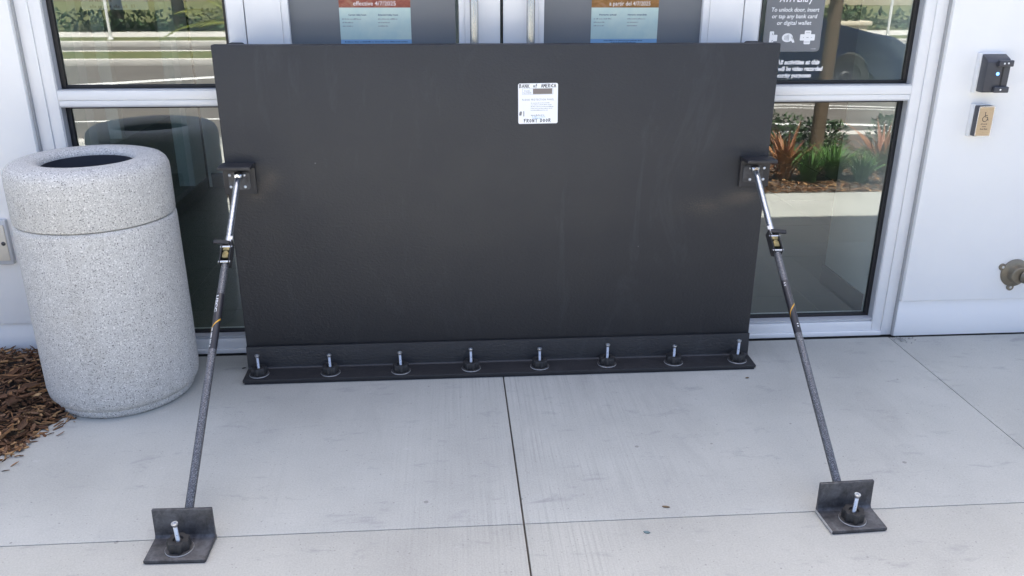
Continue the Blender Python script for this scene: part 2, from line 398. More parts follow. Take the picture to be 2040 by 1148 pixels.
# ================================================================== BUILDING
bank = thing('bank_building', 'white panelled bank front with glazed double entrance doors', 'building')
WT = 4.42                                               # parapet height: throws the shade the doors stand in
for sgn in (-1, 1):
    q = lambda a, b: (a, b) if sgn > 0 else (-b, -a)
    bbox('siding_panel', *q(1.752, 3.0), .150, .27, .1745, WT, WALL, bank, .003); bbox('siding_panel', *q(7.8, 9.0), .150, .27, .1745, WT, WALL, bank, .003)
    bbox('siding_panel', *q(3.003, 7.797), .150, .27, .1745, .55, WALL, bank, .003); bbox('siding_panel', *q(3.003, 7.797), .150, .27, 2.75, WT, WALL, bank, .003)
    bbox('plinth_board', *q(1.752, 9.0), .164, .27, .003, .1715, WALL, bank, .003)
    # shop windows added out of view, to let daylight into the lobby
    for k in range(3):
        x0, x1 = q(3.003+k*1.598, 3.003+(k+1)*1.598); w_ = bpy.data.objects.new('window', None); COL.objects.link(w_); w_.parent = bank
        boxes('added_window_frame', [(x0, x0+.05, .19, .27, .552, 2.748), (x1-.05, x1, .19, .27, .552, 2.748), (x0+.05, x1-.05, .19, .27, .552, .60), (x0+.05, x1-.05, .19, .27, 2.70, 2.748)], ALU, w_, 0)
        bm = bmesh.new(); bm.faces.new([bm.verts.new(p) for p in ((x0+.05, .23, .60), (x1-.05, .23, .60), (x1-.05, .23, 2.70), (x0+.05, .23, 2.70))]); link('pane', mesh(bm), GLASS, w_)
bbox('siding_panel', -1.752, 1.752, .150, .30, 2.46, WT, WALL, bank, .003)
bbox('roof', -9., 9., .275, 9., WT-.35, WT-.15, ALUG, bank, .01)
bbox('rear_wall', -9., 9., 8.9, 9.1, -.1, WT-.36, WALL, bank, .0)
for sgn in (-1, 1): bbox('side_wall', *((8.85, 9.) if sgn > 0 else (-9., -8.85)), .28, 8.9, -.1, WT-.36, WALL, bank, 0)
# corner bead between the frames and the wall
for sgn in (-1, 1):
    a, b = (1.7465, 1.7505) if sgn > 0 else (-1.7505, -1.7465)
    bbox('caulk_joint', a, b, .168, .27, .004, 2.455, mat('grey_caulk_%d' % sgn, (.42, .42, .42), .8), bank, 0)

FY = .188; GY = .232
def window(sgn):
    X = lambda a, b: (sgn*a, sgn*b) if sgn > 0 else (sgn*b, sgn*a)
    w = bpy.data.objects.new('window', None); COL.objects.link(w); w.parent = bank
    xo = X(1.658, 1.700); xo2 = X(1.7005, 1.746); xi = X(.941, 1.002); xm = X(1.0025, 1.6575)
    boxes('jamb', [(*xo, FY, .30, .0235, 2.45), (*xo2, FY-.006, .30, .003, 2.455)], ALU, w, .0015)
    boxes('jamb', [(*xi, FY, .30, .003, 2.45)], ALU, w, .0015)
    boxes('mid_rail', [(*xm, FY+.001, .30, 1.0585, 1.0925), (*xm, FY+.003, .30, 1.0375, 1.0575)], ALU, w, .0012)
    sx = X(1.0025, 1.700)
    boxes('sill', [(*sx, FY-.010, .30, .003, .0225), (*X(1.0025, 1.657), FY+.001, .30, .0235, .0655), (*X(1.0025, 1.657), FY+.016, .30, .0655, .0755)], ALU, w, .0015)
    boxes('head_rail', [(*xm, FY+.001, .30, 2.40, 2.449)], ALU, w, .0015)
    for z0, z1 in ((.0760, 1.0370), (1.0930, 2.3995)):
        # silver glazing stop, black gasket, glass
        a0, a1 = X(1.0028, 1.6572); st = .010
        boxes('glazing_stop', [(a0, a0+.004, FY+.003, GY+.03, z0, z1), (a1-.004, a1, FY+.003, GY+.03, z0, z1), (a0+.004, a1-.004, FY+.004, GY+.03, z0, z0+.004), (a0+.004, a1-.004, FY+.004, GY+.03, z1-.004, z1)], ALUG, w, 0)
        gk = .018; b0, b1 = a0+.0045, a1-.0045; c0, c1 = z0+.0045, z1-.0045
        boxes('gasket', [(b0, b0+gk, GY-.006, GY+.012, c0, c1), (b1-gk, b1, GY-.006, GY+.012, c0, c1), (b0+gk, b1-gk, GY-.006, GY+.012, c0, c0+.013), (b0+gk, b1-gk, GY-.006, GY+.012, c1-.010, c1)], GASKET, w, .0015)
        bm = bmesh.new(); q = [bm.verts.new(p) for p in ((b0+.004, GY+.004, c0+.004), (b1-.004, GY+.004, c0+.004), (b1-.004, GY+.004, c1-.004), (b0+.004, GY+.004, c1-.004))]; bm.faces.new(q)
        link('pane', mesh(bm), GLASS, w)
    return w
window(-1); window(1)
def door(sgn):
    X = lambda a, b: (sgn*a, sgn*b) if sgn > 0 else (sgn*b, sgn*a)
    c = .009; e = lambda a, b: (c+sgn*a, c+sgn*b) if sgn > 0 else (c+sgn*b, c+sgn*a)
    dr = bpy.data.objects.new('door', None); COL.objects.link(dr); dr.parent = bank
    boxes('stile', [(*X(.806, .9365), FY+.001, .245, .012, 2.40), (*X(.780, .8055), FY+.004, .245, .20, 2.30)], ALU, dr, .0012)
    boxes('stile', [(*e(.006, .1375), FY+.001, .245, .012, 2.40), (*e(.138, .161), FY+.004, .245, .20, 2.30)], ALU, dr, .0012)
    for z0, z1 in ((.012, .24), (2.28, 2.40)): boxes('door_rail', [(*X(.162, .805), FY+.002, .245, z0, z1)], ALU, dr, .0012)
    a0, a1 = X(.165, .785)
    bbox('glass', a0, a1, .214, .223, .241, 2.279, FILM, dr, 0)
    hx = c + sgn*.105
    bm = bmesh.new(); lathe(bm, [(.014, .35), (.016, .355), (.016, 1.95), (.014, 1.955)], 24, (hx, .140, 0))
    for z in (.55, 1.75): lathe(bm, [(.009, 0), (.009, .05)], 12, (hx, .14, z), (0, 1, 0))
    link('pull_handle', mesh(bm, 'h', 40), BRUSHED, dr)
    bbox('edge_seal', *e(.0015, .0055), FY+.02, .24, .012, 2.40, GASKET, dr, 0)
BRUSHED = noisy('brushed_steel', (.50, .50, .50), (.62, .62, .62), 60, .26, .9, stretch=(8, 8, .2))
door(-1); door(1)
boxes('door_header', [(-.9395, .9395, FY, .30, 2.405, 2.455)], ALU, bank, .0015)
boxes('threshold', [(-.9395, .9395, .17, .34, .001, .0105)], ALUG, bank, .002)

# ---- interior: tiled vestibule, stub wall, glazed partition
floor = bpy.data.objects.new('floor', None); COL.objects.link(floor); tag(floor, kind='structure')
TILE = noisy('dark_floor_tile', (.085, .086, .074), (.125, .125, .11), 5, .38, r2=.5, obj=False)
GROUT = mat('tile_grout', (.24, .245, .21), .9)
bbox('grout_bed', -8.8, 8.8, .301, 8.8, -.05, -.0015, GROUT, floor, 0)
for i in range(-5, 5):
    for j in range(9):
        x0 = -.28 + i*.61; y0 = .306 + j*.61 - .234
        y1 = y0+.606; y0 = max(y0, .304)
        bbox('floor_tile', x0+.002, x0+.608, y0, y1, -.02, .0, TILE, floor, .0012, 1)
CARPET = noisy('pale_lobby_floor', (.42, .42, .40), (.48, .47, .45), 5, .5, obj=False)
bbox('carpet', -8.8, -3.34, .31, 8.8, -.02, .001, CARPET, floor, 0); bbox('carpet', 2.78, 8.8, .31, 8.8, -.02, .001, TILE, floor, 0)
bbox('carpet', -3.33, 2.77, 5.57, 8.8, -.02, .001, TILE, floor, 0)
INT = noisy('interior_wall_paint', (.82, .84, .83), (.78, .80, .80), 2, .7, obj=False)
BASEB = mat('dark_base_trim', (.055, .062, .070), .5)
inw = bpy.data.objects.new('interior_wall', None); COL.objects.link(inw); tag(inw, kind='structure')
bbox('wall_stub', 1.722, 2.2, .31, .85, .002, 3.2, INT, inw, .003); boxes('base_trim', [(1.712, 1.7215, .305, .86, .002, .105)], BASEB, inw, .002)
bbox('back_wall', -2.02, .6, 3.17, 3.30, .002, 3.2, INT, inw, .003); boxes('base_trim', [(-1.98, .6, 3.155, 3.169, .002, .11)], BASEB, inw, .002)
bbox('lobby_wall', -8.8, -3.36, 5.2, 5.3, .002, 3.2, INT, inw, .0)
bbox('lobby_wall', -2.9, -2.16, 6.2, 6.3, .002, 3.2, BASEB, inw, .0)
tag(bbox('ceiling', -8.8, 8.8, .31, 8.8, 3.21, 3.3, INT, None, 0), kind='structure')
part = thing('glass_partition', 'silver framed glass partition inside the left window', 'partition')
boxes('sill', [(-2.09, -1.985, .32, 3.07, .003, .10)], BASEB, part, .003)
TEAL = noisy('partition_aluminium', (.60, .64, .64), (.55, .60, .60), 4, .35)
for y0, y1 in ((1.30, 1.45), (2.79, 3.07)): bbox('post', -2.10, -1.99, y0, y1, .102, 3.0, TEAL, part, .003)
boxes('gasket', [(-2.02, -1.995, 3.072, 3.14, .003, 3.0)], GASKET, part, 0)
for y0, y1 in ((.33, 1.298), (1.452, 2.788)):
    bm = bmesh.new(); bm.faces.new([bm.verts.new(p) for p in ((-2.03, y0, .102), (-2.03, y1, .102), (-2.03, y1, 3.), (-2.03, y0, 3.))]); link('pane', mesh(bm), GLASS_IN, part)

# ================================================================== FLOOD PANEL
def star_knob_mesh(r=.0325, h=.029, lobes=7):
    bm = bmesh.new(); n = lobes*8; rings = []
    for (k, z) in ((.90, 0), (1., .003), (1., h-.004), (.93, h), (.45, h), (.40, h-.007), (0, h-.007)):
        if k == 0: rings.append([bm.verts.new((0, 0, z))]); continue
        ring = []
        for i in range(n):
            a = 2*math.pi*i/n; f = 1. - (.15*(.5-.5*math.cos(lobes*a))**1.6 if k > .5 else 0)
            ring.append(bm.verts.new((r*k*f*math.cos(a), r*k*f*math.sin(a), z)))
        rings.append(ring)
    for a, b in zip(rings, rings[1:]):
        for i in range(n):
            j = (i+1) % n
            bm.faces.new((a[i], a[j], b[0]) if len(b) == 1 else (a[i], a[j], b[j], b[i]))
    bm.faces.new(rings[0]); return mesh(bm, 'knob', 40)
KNOB_ME = star_knob_mesh(); KNOB_ME.materials.append(KNOB)
bm = bmesh.new(); lathe(bm, [(.010, 0), (.0380, 0)], 40, close=False); lathe(bm, [(.0380, 0), (.0384, .0004), (.0384, .0026), (.0380, .003)], 40, close=False, mi=1); lathe(bm, [(.0380, .003), (.010, .003)], 40, close=False)
bmesh.ops.remove_doubles(bm, verts=bm.verts, dist=1e-5)
WASH_ME = mesh(bm, 'washer', 40); WASH_ME.materials.append(WASHER); WASH_ME.materials.append(WASHEDGE)
def bolt_mesh(L):
    bm = bmesh.new(); prof = [(.0056, 0)]; z = .004; n = 0
    while z < L-.012:
        prof += [(.0060, z), (.0054, z+.0011)]; z += .0022
    prof += [(.0060, L-.0115), (.0063, L-.010), (.0092, L-.004), (.0096, L-.002), (.0090, L), (.0038, L), (.0030, L-.003), (0, L-.003)]
    lathe(bm, prof, 16); return mesh(bm, 'bolt', 30)
def knob(parent, x, y, z, L, tilt=(0, 0), hz=0.):
    k = bpy.data.objects.new('clamping_knob', KNOB_ME); COL.objects.link(k); k.parent = parent
    k.location = (x, y, z+.0032); k.rotation_euler = (0, 0, random.uniform(0, 1))
    w = bpy.data.objects.new('washer', WASH_ME); COL.objects.link(w); w.parent = k; w.location = (0, 0, -.0031)
    b = link('bolt', bolt_mesh(L), ZINC, k); b.location = (0, 0, .012); b.rotation_euler = (tilt[0], tilt[1], 0)
    return k

fp = thing('flood_panel', 'large black flood protection panel standing across the double doors', 'flood panel')
HW, PH = 1.025, 1.272
bm = bmesh.new(); box(bm, -HW, HW, 0, .045, .0205, PH); bevel(bm, .004, 3); link('board', mesh(bm, 'board', 40), PANEL, fp)
# steel angle along the foot
bm = bmesh.new()
prof = [(-.0125, .1155), (-.0025, .1155), (-.0025, .0085), (-.1165, .0085), (-.1165, .0205), (-.0175, .0205), (-.0125, .0255)]
A = [bm.verts.new((-HW, u, v)) for u, v in prof]; B = [bm.verts.new((HW, u, v)) for u, v in prof]
bm.faces.new(A); bm.faces.new(B[::-1])
for i in range(len(prof)): bm.faces.new((A[i], A[(i+1) % 7], B[(i+1) % 7], B[i]))
bevel(bm, .0012, 2)
link('base_angle', mesh(bm, 'angle', 40), PANEL, fp)
bbox('foam_gasket', -HW+.004, HW-.004, -.113, .044, .0005, .0083, SEAL, fp, .002)
for sgn in (-1, 1):
    a, b = sorted((sgn*.945, sgn*1.005)); bm = bmesh.new(); box(bm, a, b, .0455, .186, .002, PH-.004); bevel(bm, .012, 3); link('end_seal', mesh(bm, 's', 40), SEAL, fp)
bbox('back_seal', -.944, .944, .0455, .12, .002, .09, SEAL, fp, .01)
KX = [-.971, -.691, -.413, -.132, .145, .421, .696, .963]; KY = [-.064, -.069, -.071, -.065, -.067, -.063, -.067, -.065]
KT = [.104, .101, .104, .106, .100, .107, .096, .110]
for i in range(8):
    knob(fp, KX[i], KY[i], .0206, KT[i]-.0206-.015, (random.uniform(-.04, .04), [-.01, -.02, -.02, .0, .0, .02, .0, .03][i]))
# brace brackets on the face
for sgn in (-1, 1):
    cx = sgn*.974; br = bpy.data.objects.new('brace_bracket', None); COL.objects.link(br); br.parent = fp; br.location = (cx, 0, 0)
    bm = bmesh.new()
    pr = [(-.0005, .738), (-.0005, .8555), (-.082, .8555), (-.082, .8435), (-.0155, .8435), (-.0095, .8375), (-.0095, .738)]
    A = [bm.verts.new((-.058, u, v)) for u, v in pr]; B = [bm.verts.new((.058, u, v)) for u, v in pr]
    bm.faces.new(A); bm.faces.new(B[::-1])
    for i in range(7): bm.faces.new((A[i], A[(i+1) % 7], B[(i+1) % 7], B[i]))
    bevel(bm, .0015, 2); link('angle_iron', mesh(bm, 'ai', 40), DARKMETAL, br)
    for dx in (-.026, .026):
        for dz in (-.018, .026):
            bm = bmesh.new(); lathe(bm, [(.0055, 0), (.0055, .001), (.003, .003), (0, .0032)], 12, (sgn*.014+dx - sgn*.006, -.0132, .785+dz), (0, -1, 0)); link('screw', mesh(bm, 'screw', 40), ZINC, br)

# the label on the panel
st = bpy.data.objects.new('sticker', None); COL.objects.link(st); st.parent = fp; st.location = (.131, 0, 1.061); st.rotation_euler = (0, R(-.6), 0)
tag(st, 'white square label with handwriting on the black panel')
bm = bmesh.new(); prism(bm, rrect(.1465, .1465, .006), .0004, .0010, tf=XZ(0, 0, 0)); link('label_paper', mesh(bm), STICKER, st)
yy = -.00115
LET = {'B': [[(0,0),(0,1),(.45,.95),(.5,.75),(.1,.55),(.55,.4),(.55,.12),(0,0)]], 'A': [[(0,0),(.3,1),(.6,0)],[(.1,.38),(.52,.42)]], 'N': [[(0,0),(.02,1),(.5,.02),(.52,1)]],
 'K': [[(0,0),(.03,1)],[(.5,.95),(.05,.5),(.55,0)]], 'o': [[(.25,.05),(.02,.35),(.2,.65),(.42,.45),(.35,.15),(.25,.05)]], 'f': [[(.1,-.1),(.15,.9),(.5,1.0)],[(.0,.5),(.45,.55)]],
 'M': [[(0,0),(.1,1),(.33,.4),(.55,1),(.66,0)]], 'E': [[(.5,.98),(0,.95),(0,.02),(.5,.05)],[(0,.5),(.4,.52)]], 'R': [[(0,0),(.02,1),(.5,.9),(.45,.6),(.05,.5),(.55,0)]], 'I': [[(.15,.05),(.17,.75)]],
 'C': [[(.5,.85),(.2,.95),(0,.5),(.15,.08),(.5,.12)]], '#': [[(.1,0),(.25,1)],[(.4,0),(.5,1)],[(0,.62),(.65,.72)],[(0,.3),(.6,.4)]], '1': [[(.2,1.),(.2,-.15)]],
 'F': [[(.08,0),(.15,1)],[(-.05,.9),(.6,1.)],[(.0,.5),(.45,.55)]], 'O': [[(.28,.02),(0,.4),(.2,.88),(.5,.75),(.5,.25),(.28,.02)]], 'T': [[(.3,0),(.32,.98)],[(-.1,.95),(.85,1.05)]], 'D': [[(.1,0),(.12,1)],[(-.05,.98),(.4,.9),(.6,.5),(.4,.08),(-.05,.02)]], ' ': []}
def hand(name, s, x, z, h, adv, w):
    S = []; u = x
    for ch in s:
        for pl in LET[ch]: S.append([(u+a*h*.92, z+b*h+random.uniform(-.0003, .0003)) for a, b in pl])
        u += adv*(.55 if ch in 'I' else 1.)*(1.15 if ch == 'M' else 1.)
    strokes(name, S, w, yy, BLACK_INK, st)
hand('handwriting', 'BANK', -.0685, .0575, .0125, .0100, .0021); hand('handwriting', 'of', -.0175, .0580, .0125, .0085, .0021); hand('handwriting', 'AMERICA', .0115, .0580, .0120, .0083, .0021)
hand('handwriting', '#1', -.0690, -.0430, .0150, .0135, .0023); hand('handwriting', 'FRONT', -.0520, -.0680, .0120, .0105, .0022); hand('handwriting', 'DOOR', .0085, -.0670, .0115, .0105, .0022)
text('print', 'PANEL\nNUMBER', .0082, -.0395, yy, .0422, GREY_INK, st, width=.029, spacing=1.2, line=.85)
bm = bmesh.new()
for a in ((-.0575, .0555, .0538, .0545), (-.0575, .0555, .0330, .0337), (-.0575, -.0568, .0337, .0538), (.0548, .0555, .0337, .0538)): prism(bm, [(a[0], a[2]), (a[1], a[2]), (a[1], a[3]), (a[0], a[3])], .00105, .00112, tf=XZ(0, 0, 0))
link('print_frame', mesh(bm), GREY_INK, st)
bm = bmesh.new(); prism(bm, [(-.019, .0345), (.052, .0345), (.052, .0545), (-.019, .0545)], .00105, .00116, tf=XZ(0, 0, 0)); link('print_block', mesh(bm), BROWNBOX, st)
text('print', 'FLOOD PROTECTION PANEL', .0092, 0, yy, .0140, GREY_INK, st, width=.118, spacing=1.25, bold=.0001)
def dashes(name, x0, x1, z, h, m, parent, y, fill=.8, wmin=.003, wmax=.009):
    bm = bmesh.new(); x = x0
    while x < x1-.001:
        w = min(random.uniform(wmin, wmax), x1-x)
        u = x
        while u < x+w*fill:
            c = random.uniform(.35, .6)*h*1.1; hh = h*random.choice((.6, .6, .7, 1.)); prism(bm, [(u, z), (u+c, z), (u+c, z+hh), (u, z+hh)], -y+.00002, -y+.00006, tf=XZ(0, 0, 0)); u += c*1.35
        x += w+h*.55
    return link(name, mesh(bm), m, parent)
for k, (wd) in enumerate((.070, .078, .086, .080, .064)): dashes('small_print', -.027, -.027+wd, .0010-k*.0066, .0026, GREY_INK, st, yy, .9)
dashes('small_print', -.026, .026, -.0440, .0042, GREY_INK, st, yy, .9); dashes('wave_logo', -.022, .026, -.0505, .0048, BLUE_INK, st, yy, 1.); dashes('wave_logo', -.020, .014, -.0560, .0036, BLUE_INK, st, yy, 1.)

# ================================================================== BRACE POLES AND FLOOR BRACKETS
def cyl_text(name, s, size, a, ax, e1, e2, r, s0, ang, m, parent, bold=0., width=None):
    """lettering wrapped round the tube: reads along the axis"""
    me = text_mesh(s, size, bold=bold, align='LEFT'); k = 1.
    if width: xs = [v.co.x for v in me.vertices]; k = width/(max(xs)-min(xs))
    for v in me.vertices:
        th = ang - v.co.y/r; v.co = a + ax*(s0+v.co.x*k) + (e1*math.cos(th)+e2*math.sin(th))*(r+.0005)
    me.materials.clear(); return link(name, me, m, parent)
def brace(sgn, T, F, label):
    T = Vector(T); F = Vector(F); ax = (F-T).normalized(); L = (F-T).length
    b = thing('brace_pole', label, 'brace pole', group='braces propping the flood panel')
    # frame round the pole: e1 towards the camera side (up and out), e2 sideways
    e2 = ax.cross(Vector((0, 0, 1))).normalized(); e1 = e2.cross(ax).normalized()
    if e1.z < 0: e1 = -e1; 
    e2 = ax.cross(e1).normalized()
    P = lambda s: T + ax*s
    # foot plate on the panel bracket, with its knuckle
    bm = bmesh.new(); prism(bm, rrect(.078, .066, .012), .0098, .0130, tf=XZ(T.x+sgn*.006, 0, .789)); bevel(bm, .0006, 1); link('end_plate', mesh(bm, 'p', 35), STEEL, b)
    bm = bmesh.new(); lathe(bm, [(.0, -.002), (.012, 0), (.0165, .006), (.0175, .013), (.0155, .021), (.010, .026), (0, .027)], 24, P(-.018), ax)
    lathe(bm, [(.009, 0), (.009, .05)], 16, (T.x, -.013, T.z+.004), (0, -1, 0)); link('knuckle', mesh(bm, 'k', 50), CHROME, b)
    # toothed inner rod
    prof = [(.0105, .004)]; z = .012
    while z < L*.235:
        prof += [(.0115, z), (.0115, z+.0026), (.0096, z+.0034), (.0096, z+.0048)]; z += .0056
    prof += [(.0112, L*.25)]
    bm = bmesh.new(); lathe(bm, prof, 20, T, ax); link('toothed_rod', mesh(bm, 'rod', 25), CHROME, b)
    # ratchet head
    s0, s1 = L*.235, L*.312
    h = bpy.data.objects.new('ratchet_head', None); COL.objects.link(h); h.parent = b
    def ob(name, c, he, hu, hv, m, bv=.002, rot=0.):
        """box centred c=(s,out,side), half sizes along axis / outwards / sideways"""
        bm = bmesh.new(); g = box(bm, -he, he, -hu, hu, -hv, hv)
        if bv: bevel(bm, bv, 2)
        ca, sa = math.cos(rot), math.sin(rot)
        for v in bm.verts:
            s_, u_, v_ = v.co; s_, v_ = s_*ca - v_*sa, s_*sa + v_*ca
            v.co = P(c[0]+s_) + e1*(c[1]+u_) + e2*(c[2]+v_)
        return link(name, mesh(bm, name, 35), m, h)
    mid = (s0+s1)/2; hl = (s1-s0)/2
    sd = 1.
    ob('side_plate', (mid, .001, -.0155), hl, .019, .0022, KNOB); ob('side_plate', (mid, .001, .0155), hl, .019, .0022, KNOB)
    ob('back_plate', (mid, -.016, 0), hl, .0024, .0135, KNOB)
    ob('pawl', (mid-.012, .010, 0), .008, .006, .0115, BRASSY); ob('pawl', (mid+.014, .011, 0), .012, .005, .0105, BRASSY)
    ob('pawl', (mid+.001, .012, 0), .0045, .004, .0070, BRASSY); ob('lever_tab', (s0-.010, .008, .004*sgn), .012, .002, .011, WASHEDGE)
    ob('release_lever', (s0+.010, .018, -.014*sgn if False else (.018 if sgn > 0 else -.018)*LEVSIDE), .0075, .0035, .027, KNOB, .002, .12)
    side = e2
    for s_ in (mid-.020, s1-.006):
        bm = bmesh.new(); lathe(bm, [(.0032, -.020), (.0042, -.0198), (.0042, .0198), (.0032, .020)], 12, P(s_)+e1*.014, side); link('pin', mesh(bm, 'pin', 40), CHROME, h)
    # tube: textured, printed sleeve, textured
    bm = bmesh.new(); lathe(bm, [(.0122, s1-.012), (.0127, s1-.008), (.0127, L*.407)], 28, T, ax, close=False)
    lathe(bm, [(.0127, L*.575), (.0127, L-.004), (.0115, L)], 28, T, ax, close=False); link('tube', mesh(bm, 'tube', 40), HAMMER, b)
    bm = bmesh.new(); lathe(bm, [(.0127, L*.407), (.0129, L*.408), (.0129, L*.574), (.0127, L*.575)], 28, T, ax, close=False); link('printed_sleeve', mesh(bm, 'sleeve', 40), TUBEBLK, b)
    # yellow swoosh running round the sleeve
    bm = bmesh.new(); pa = []
    for k in range(25):
        th = R(-75 + 150*k/24); s_ = L*(.505 if sgn < 0 else .500) + (.030 - .055*((k/24)**.6))*1.0
        pa.append((th, s_))
    lo = [bm.verts.new(P(s_-.003) + (e1*math.cos(th*SWS*1.0)+e2*math.sin(th*SWS))*.0132) for th, s_ in pa]; hi = [bm.verts.new(P(s_+.003) + (e1*math.cos(th*SWS)+e2*math.sin(th*SWS))*.0132) for th, s_ in pa]
    for i in range(24): bm.faces.new((lo[i], lo[i+1], hi[i+1], hi[i]))
    link('yellow_band', mesh(bm, 'y', 60), YELLOW, b)
    rr = .0129
    if sgn < 0:
        cyl_text('lettering', 'UECC', .0135, T, ax, e1, e2, rr, L*.413, R(32)*TXS, WHITE_INK, b, bold=.0004, width=.064)
        cyl_text('lettering', 'illi iilili lilil ii', .0085, T, ax, e1, e2, rr, L*.512, R(38)*TXS, WHITE_INK, b, bold=.0002, width=.070)
    else:
        cyl_text('lettering', 'ii', .008, T, ax, e1, e2, rr, L*.413, R(30)*TXS, WHITE_INK, b, width=.014); cyl_text('lettering', 'ii', .009, T, ax, e1, e2, rr, L*.545, R(-5), WHITE_INK, b, width=.014)
        bm = bmesh.new()
        for s_a, s_b in ((.412, .440), (.443, .470), (.473, .498)):
            th = R(-62)*TXS; d1 = (e1*math.cos(th-.05)+e2*math.sin(th-.05))*.0133; d2 = (e1*math.cos(th+.06)+e2*math.sin(th+.06))*.0133
            bm.faces.new([bm.verts.new(q) for q in (P(L*s_a)+d1, P(L*s_b)+d1, P(L*s_b)+d2, P(L*s_a)+d2)])
        link('edge_print', mesh(bm), WHITE_INK, b)
        for off in (-.22, .16):
            bm = bmesh.new(); th = off; d1 = (e1*math.cos(th-.03)+e2*math.sin(th-.03))*.0132; d2 = (e1*math.cos(th+.03)+e2*math.sin(th+.03))*.0132
            bm.faces.new([bm.verts.new(q) for q in (P(L*.415)+d1, P(L*.487)+d1, P(L*.487)+d2, P(L*.415)+d2)]); link('fine_print', mesh(bm), GREY_INK, b)
    # foot: swivel plate bearing on the floor bracket's upright
    bm = bmesh.new(); prism(bm, rrect(.07, .06, .01), 0, .004, tf=lambda u, v, w: Vector((F.x+u, -1.0635+w, .048+v))); link('foot_plate', mesh(bm, 'p', 35), STEEL, b)
    bm = bmesh.new(); lathe(bm, [(.010, 0), (.010, .04)], 14, (F.x, -1.061, .052), (0, 1, 0)); link('foot_knuckle', mesh(bm, 'p', 35), CHROME, b)
    return b
LEVSIDE, SWS, TXS = -1., -1., 1.
brace(-1, (-.969, -.050, .812), (-.967, -1.030, .062), 'steel brace pole with white lettering, propping the panel beside the litter bin')
brace(1, (.960, -.050, .812), (.951, -1.030, .062), 'steel brace pole propping the panel in front of the right window')
def floor_bracket(cx, label, rz, bx, tilt):
    f = thing('floor_bracket', label, 'bracket', (cx, -1.0745, 0), rz, 'floor brackets of the brace poles')
    bm = bmesh.new(); W = .083
    pr = [(.0105, .003), (.0105, .104), (0, .104), (0, .0205), (-.006, .0125), (-.101, .0125), (-.101, .003)]
    A = [bm.verts.new((-W, u, v)) for u, v in pr]; B = [bm.verts.new((W, u, v)) for u, v in pr]
    bm.faces.new(A); bm.faces.new(B[::-1])
    for i in range(7): bm.faces.new((A[i], A[(i+1) % 7], B[(i+1) % 7], B[i]))
    bevel(bm, .0016, 2); link('angle_iron', mesh(bm, 'fa', 40), STEEL, f)
    bbox('bright_edge', *((-W-.0012, -W-.0002) if cx > 0 else (W+.0002, W+.0012)), -.0995, .009, .0038, .0118, WASHEDGE if cx > 0 else STEEL, f, 0)
    bbox('rubber_pad', -W+.003, W-.003, -.099, .009, .0003, .0028, SEAL, f, 0)
    knob(f, bx, -.052, .0126, .073, tilt)
floor_bracket(-.969, 'steel angle floor bracket with knob at the foot of the left pole', R(-1.5), .0, (.04, -.045))
floor_bracket(.955, 'steel angle floor bracket with knob at the foot of the right pole', R(2.0), .001, (.03, .02))

# ================================================================== LITTER BIN
bin_ = thing('litter_bin', 'round speckled grey stone litter bin with open rimmed lid', 'litter bin', (-1.465, -.108, 0))
bm = bmesh.new(); lathe(bm, [(0, 0), (.236, 0), (.244, .006), (.247, .018), (.248, .030), (.255, .036), (.265, .050), (.269, .08), (.270, .3), (.268, .680), (.2665, .690), (.260, .6975), (.250, .699), (0, .699)], 96)
link('body', mesh(bm, 'binb', 40), GRANITE, bin_)
bm = bmesh.new(); lathe(bm, [(.242, .699), (.256, .6995), (.264, .7025), (.2665, .710), (.2665, .845), (.265, .868), (.258, .886), (.244, .899), (.222, .906), (.195, .907), (.175, .905), (.163, .900), (.154, .893), (.150, .885), (.1495, .70), (.237, .701)], 96, close=False)
link('lid', mesh(bm, 'binl', 40), GRANITE, bin_)
bm = bmesh.new(); lathe(bm, [(.1488, .62), (.1488, .882), (.1475, .882), (.1475, .62)], 64, close=False); lathe(bm, [(0, .62), (.147, .62)], 64, close=False); link('liner', mesh(bm, 'binr', 40), mat('dark_liner', (.025, .028, .04), .6), bin_)

# ================================================================== WALL FITTINGS
WPL = mat('white_plastic', (.80, .80, .79), .4); DGREY = noisy('charcoal_plastic', (.045, .048, .060), (.06, .062, .072), 20, .42)
cr = thing('card_reader', 'charcoal card reader with blue light on the white wall above the push plate', 'card reader', (1.935, .15, 1.147))
bm = bmesh.new(); box(bm, -.056, .050, -.026, -.0003, -.078, .076); bevel(bm, .004, 2); link('mounting_box', mesh(bm, 'a', 40), WPL, cr)
bm = bmesh.new()
prof = [(-.0265, -.070), (-.066, -.070), (-.070, -.066), (-.070, .046), (-.060, .058), (-.0265, .074)]
A = [bm.verts.new((-.050, u, v)) for u, v in prof]; B = [bm.verts.new((.046, u, v)) for u, v in prof]
bm.faces.new(A); bm.faces.new(B[::-1])
for i in range(len(prof)): bm.faces.new((A[i], A[(i+1) % 6], B[(i+1) % 6], B[i]))
bevel(bm, .003, 2); link('housing', mesh(bm, 'b', 40), DGREY, cr)
for z0, z1 in ((.030, .054), (-.069, -.046)):
    bm = bmesh.new(); box(bm, -.012, .047, -.086, -.0702, z0, z1); bevel(bm, .003, 2); link('slot_guide', mesh(bm, 'b', 40), DGREY, cr)
bbox('card_slot', .014, .020, -.0715, -.0702, -.044, .028, GASKET, cr, 0)
BLUEL = mat('blue_lamp', (.10, .30, .9), .3); NT(BLUEL).b.inputs['Emission Color'].default_value = (.15, .4, 1, 1); NT(BLUEL).b.inputs['Emission Strength'].default_value = .8
bm = bmesh.new(); lathe(bm, [(.006, 0), (.006, .002), (.004, .003), (0, .003)], 16, (-.002, -.0702, .002), (0, -1, 0)); link('indicator_lamp', mesh(bm, 'c', 40), BLUEL, cr)
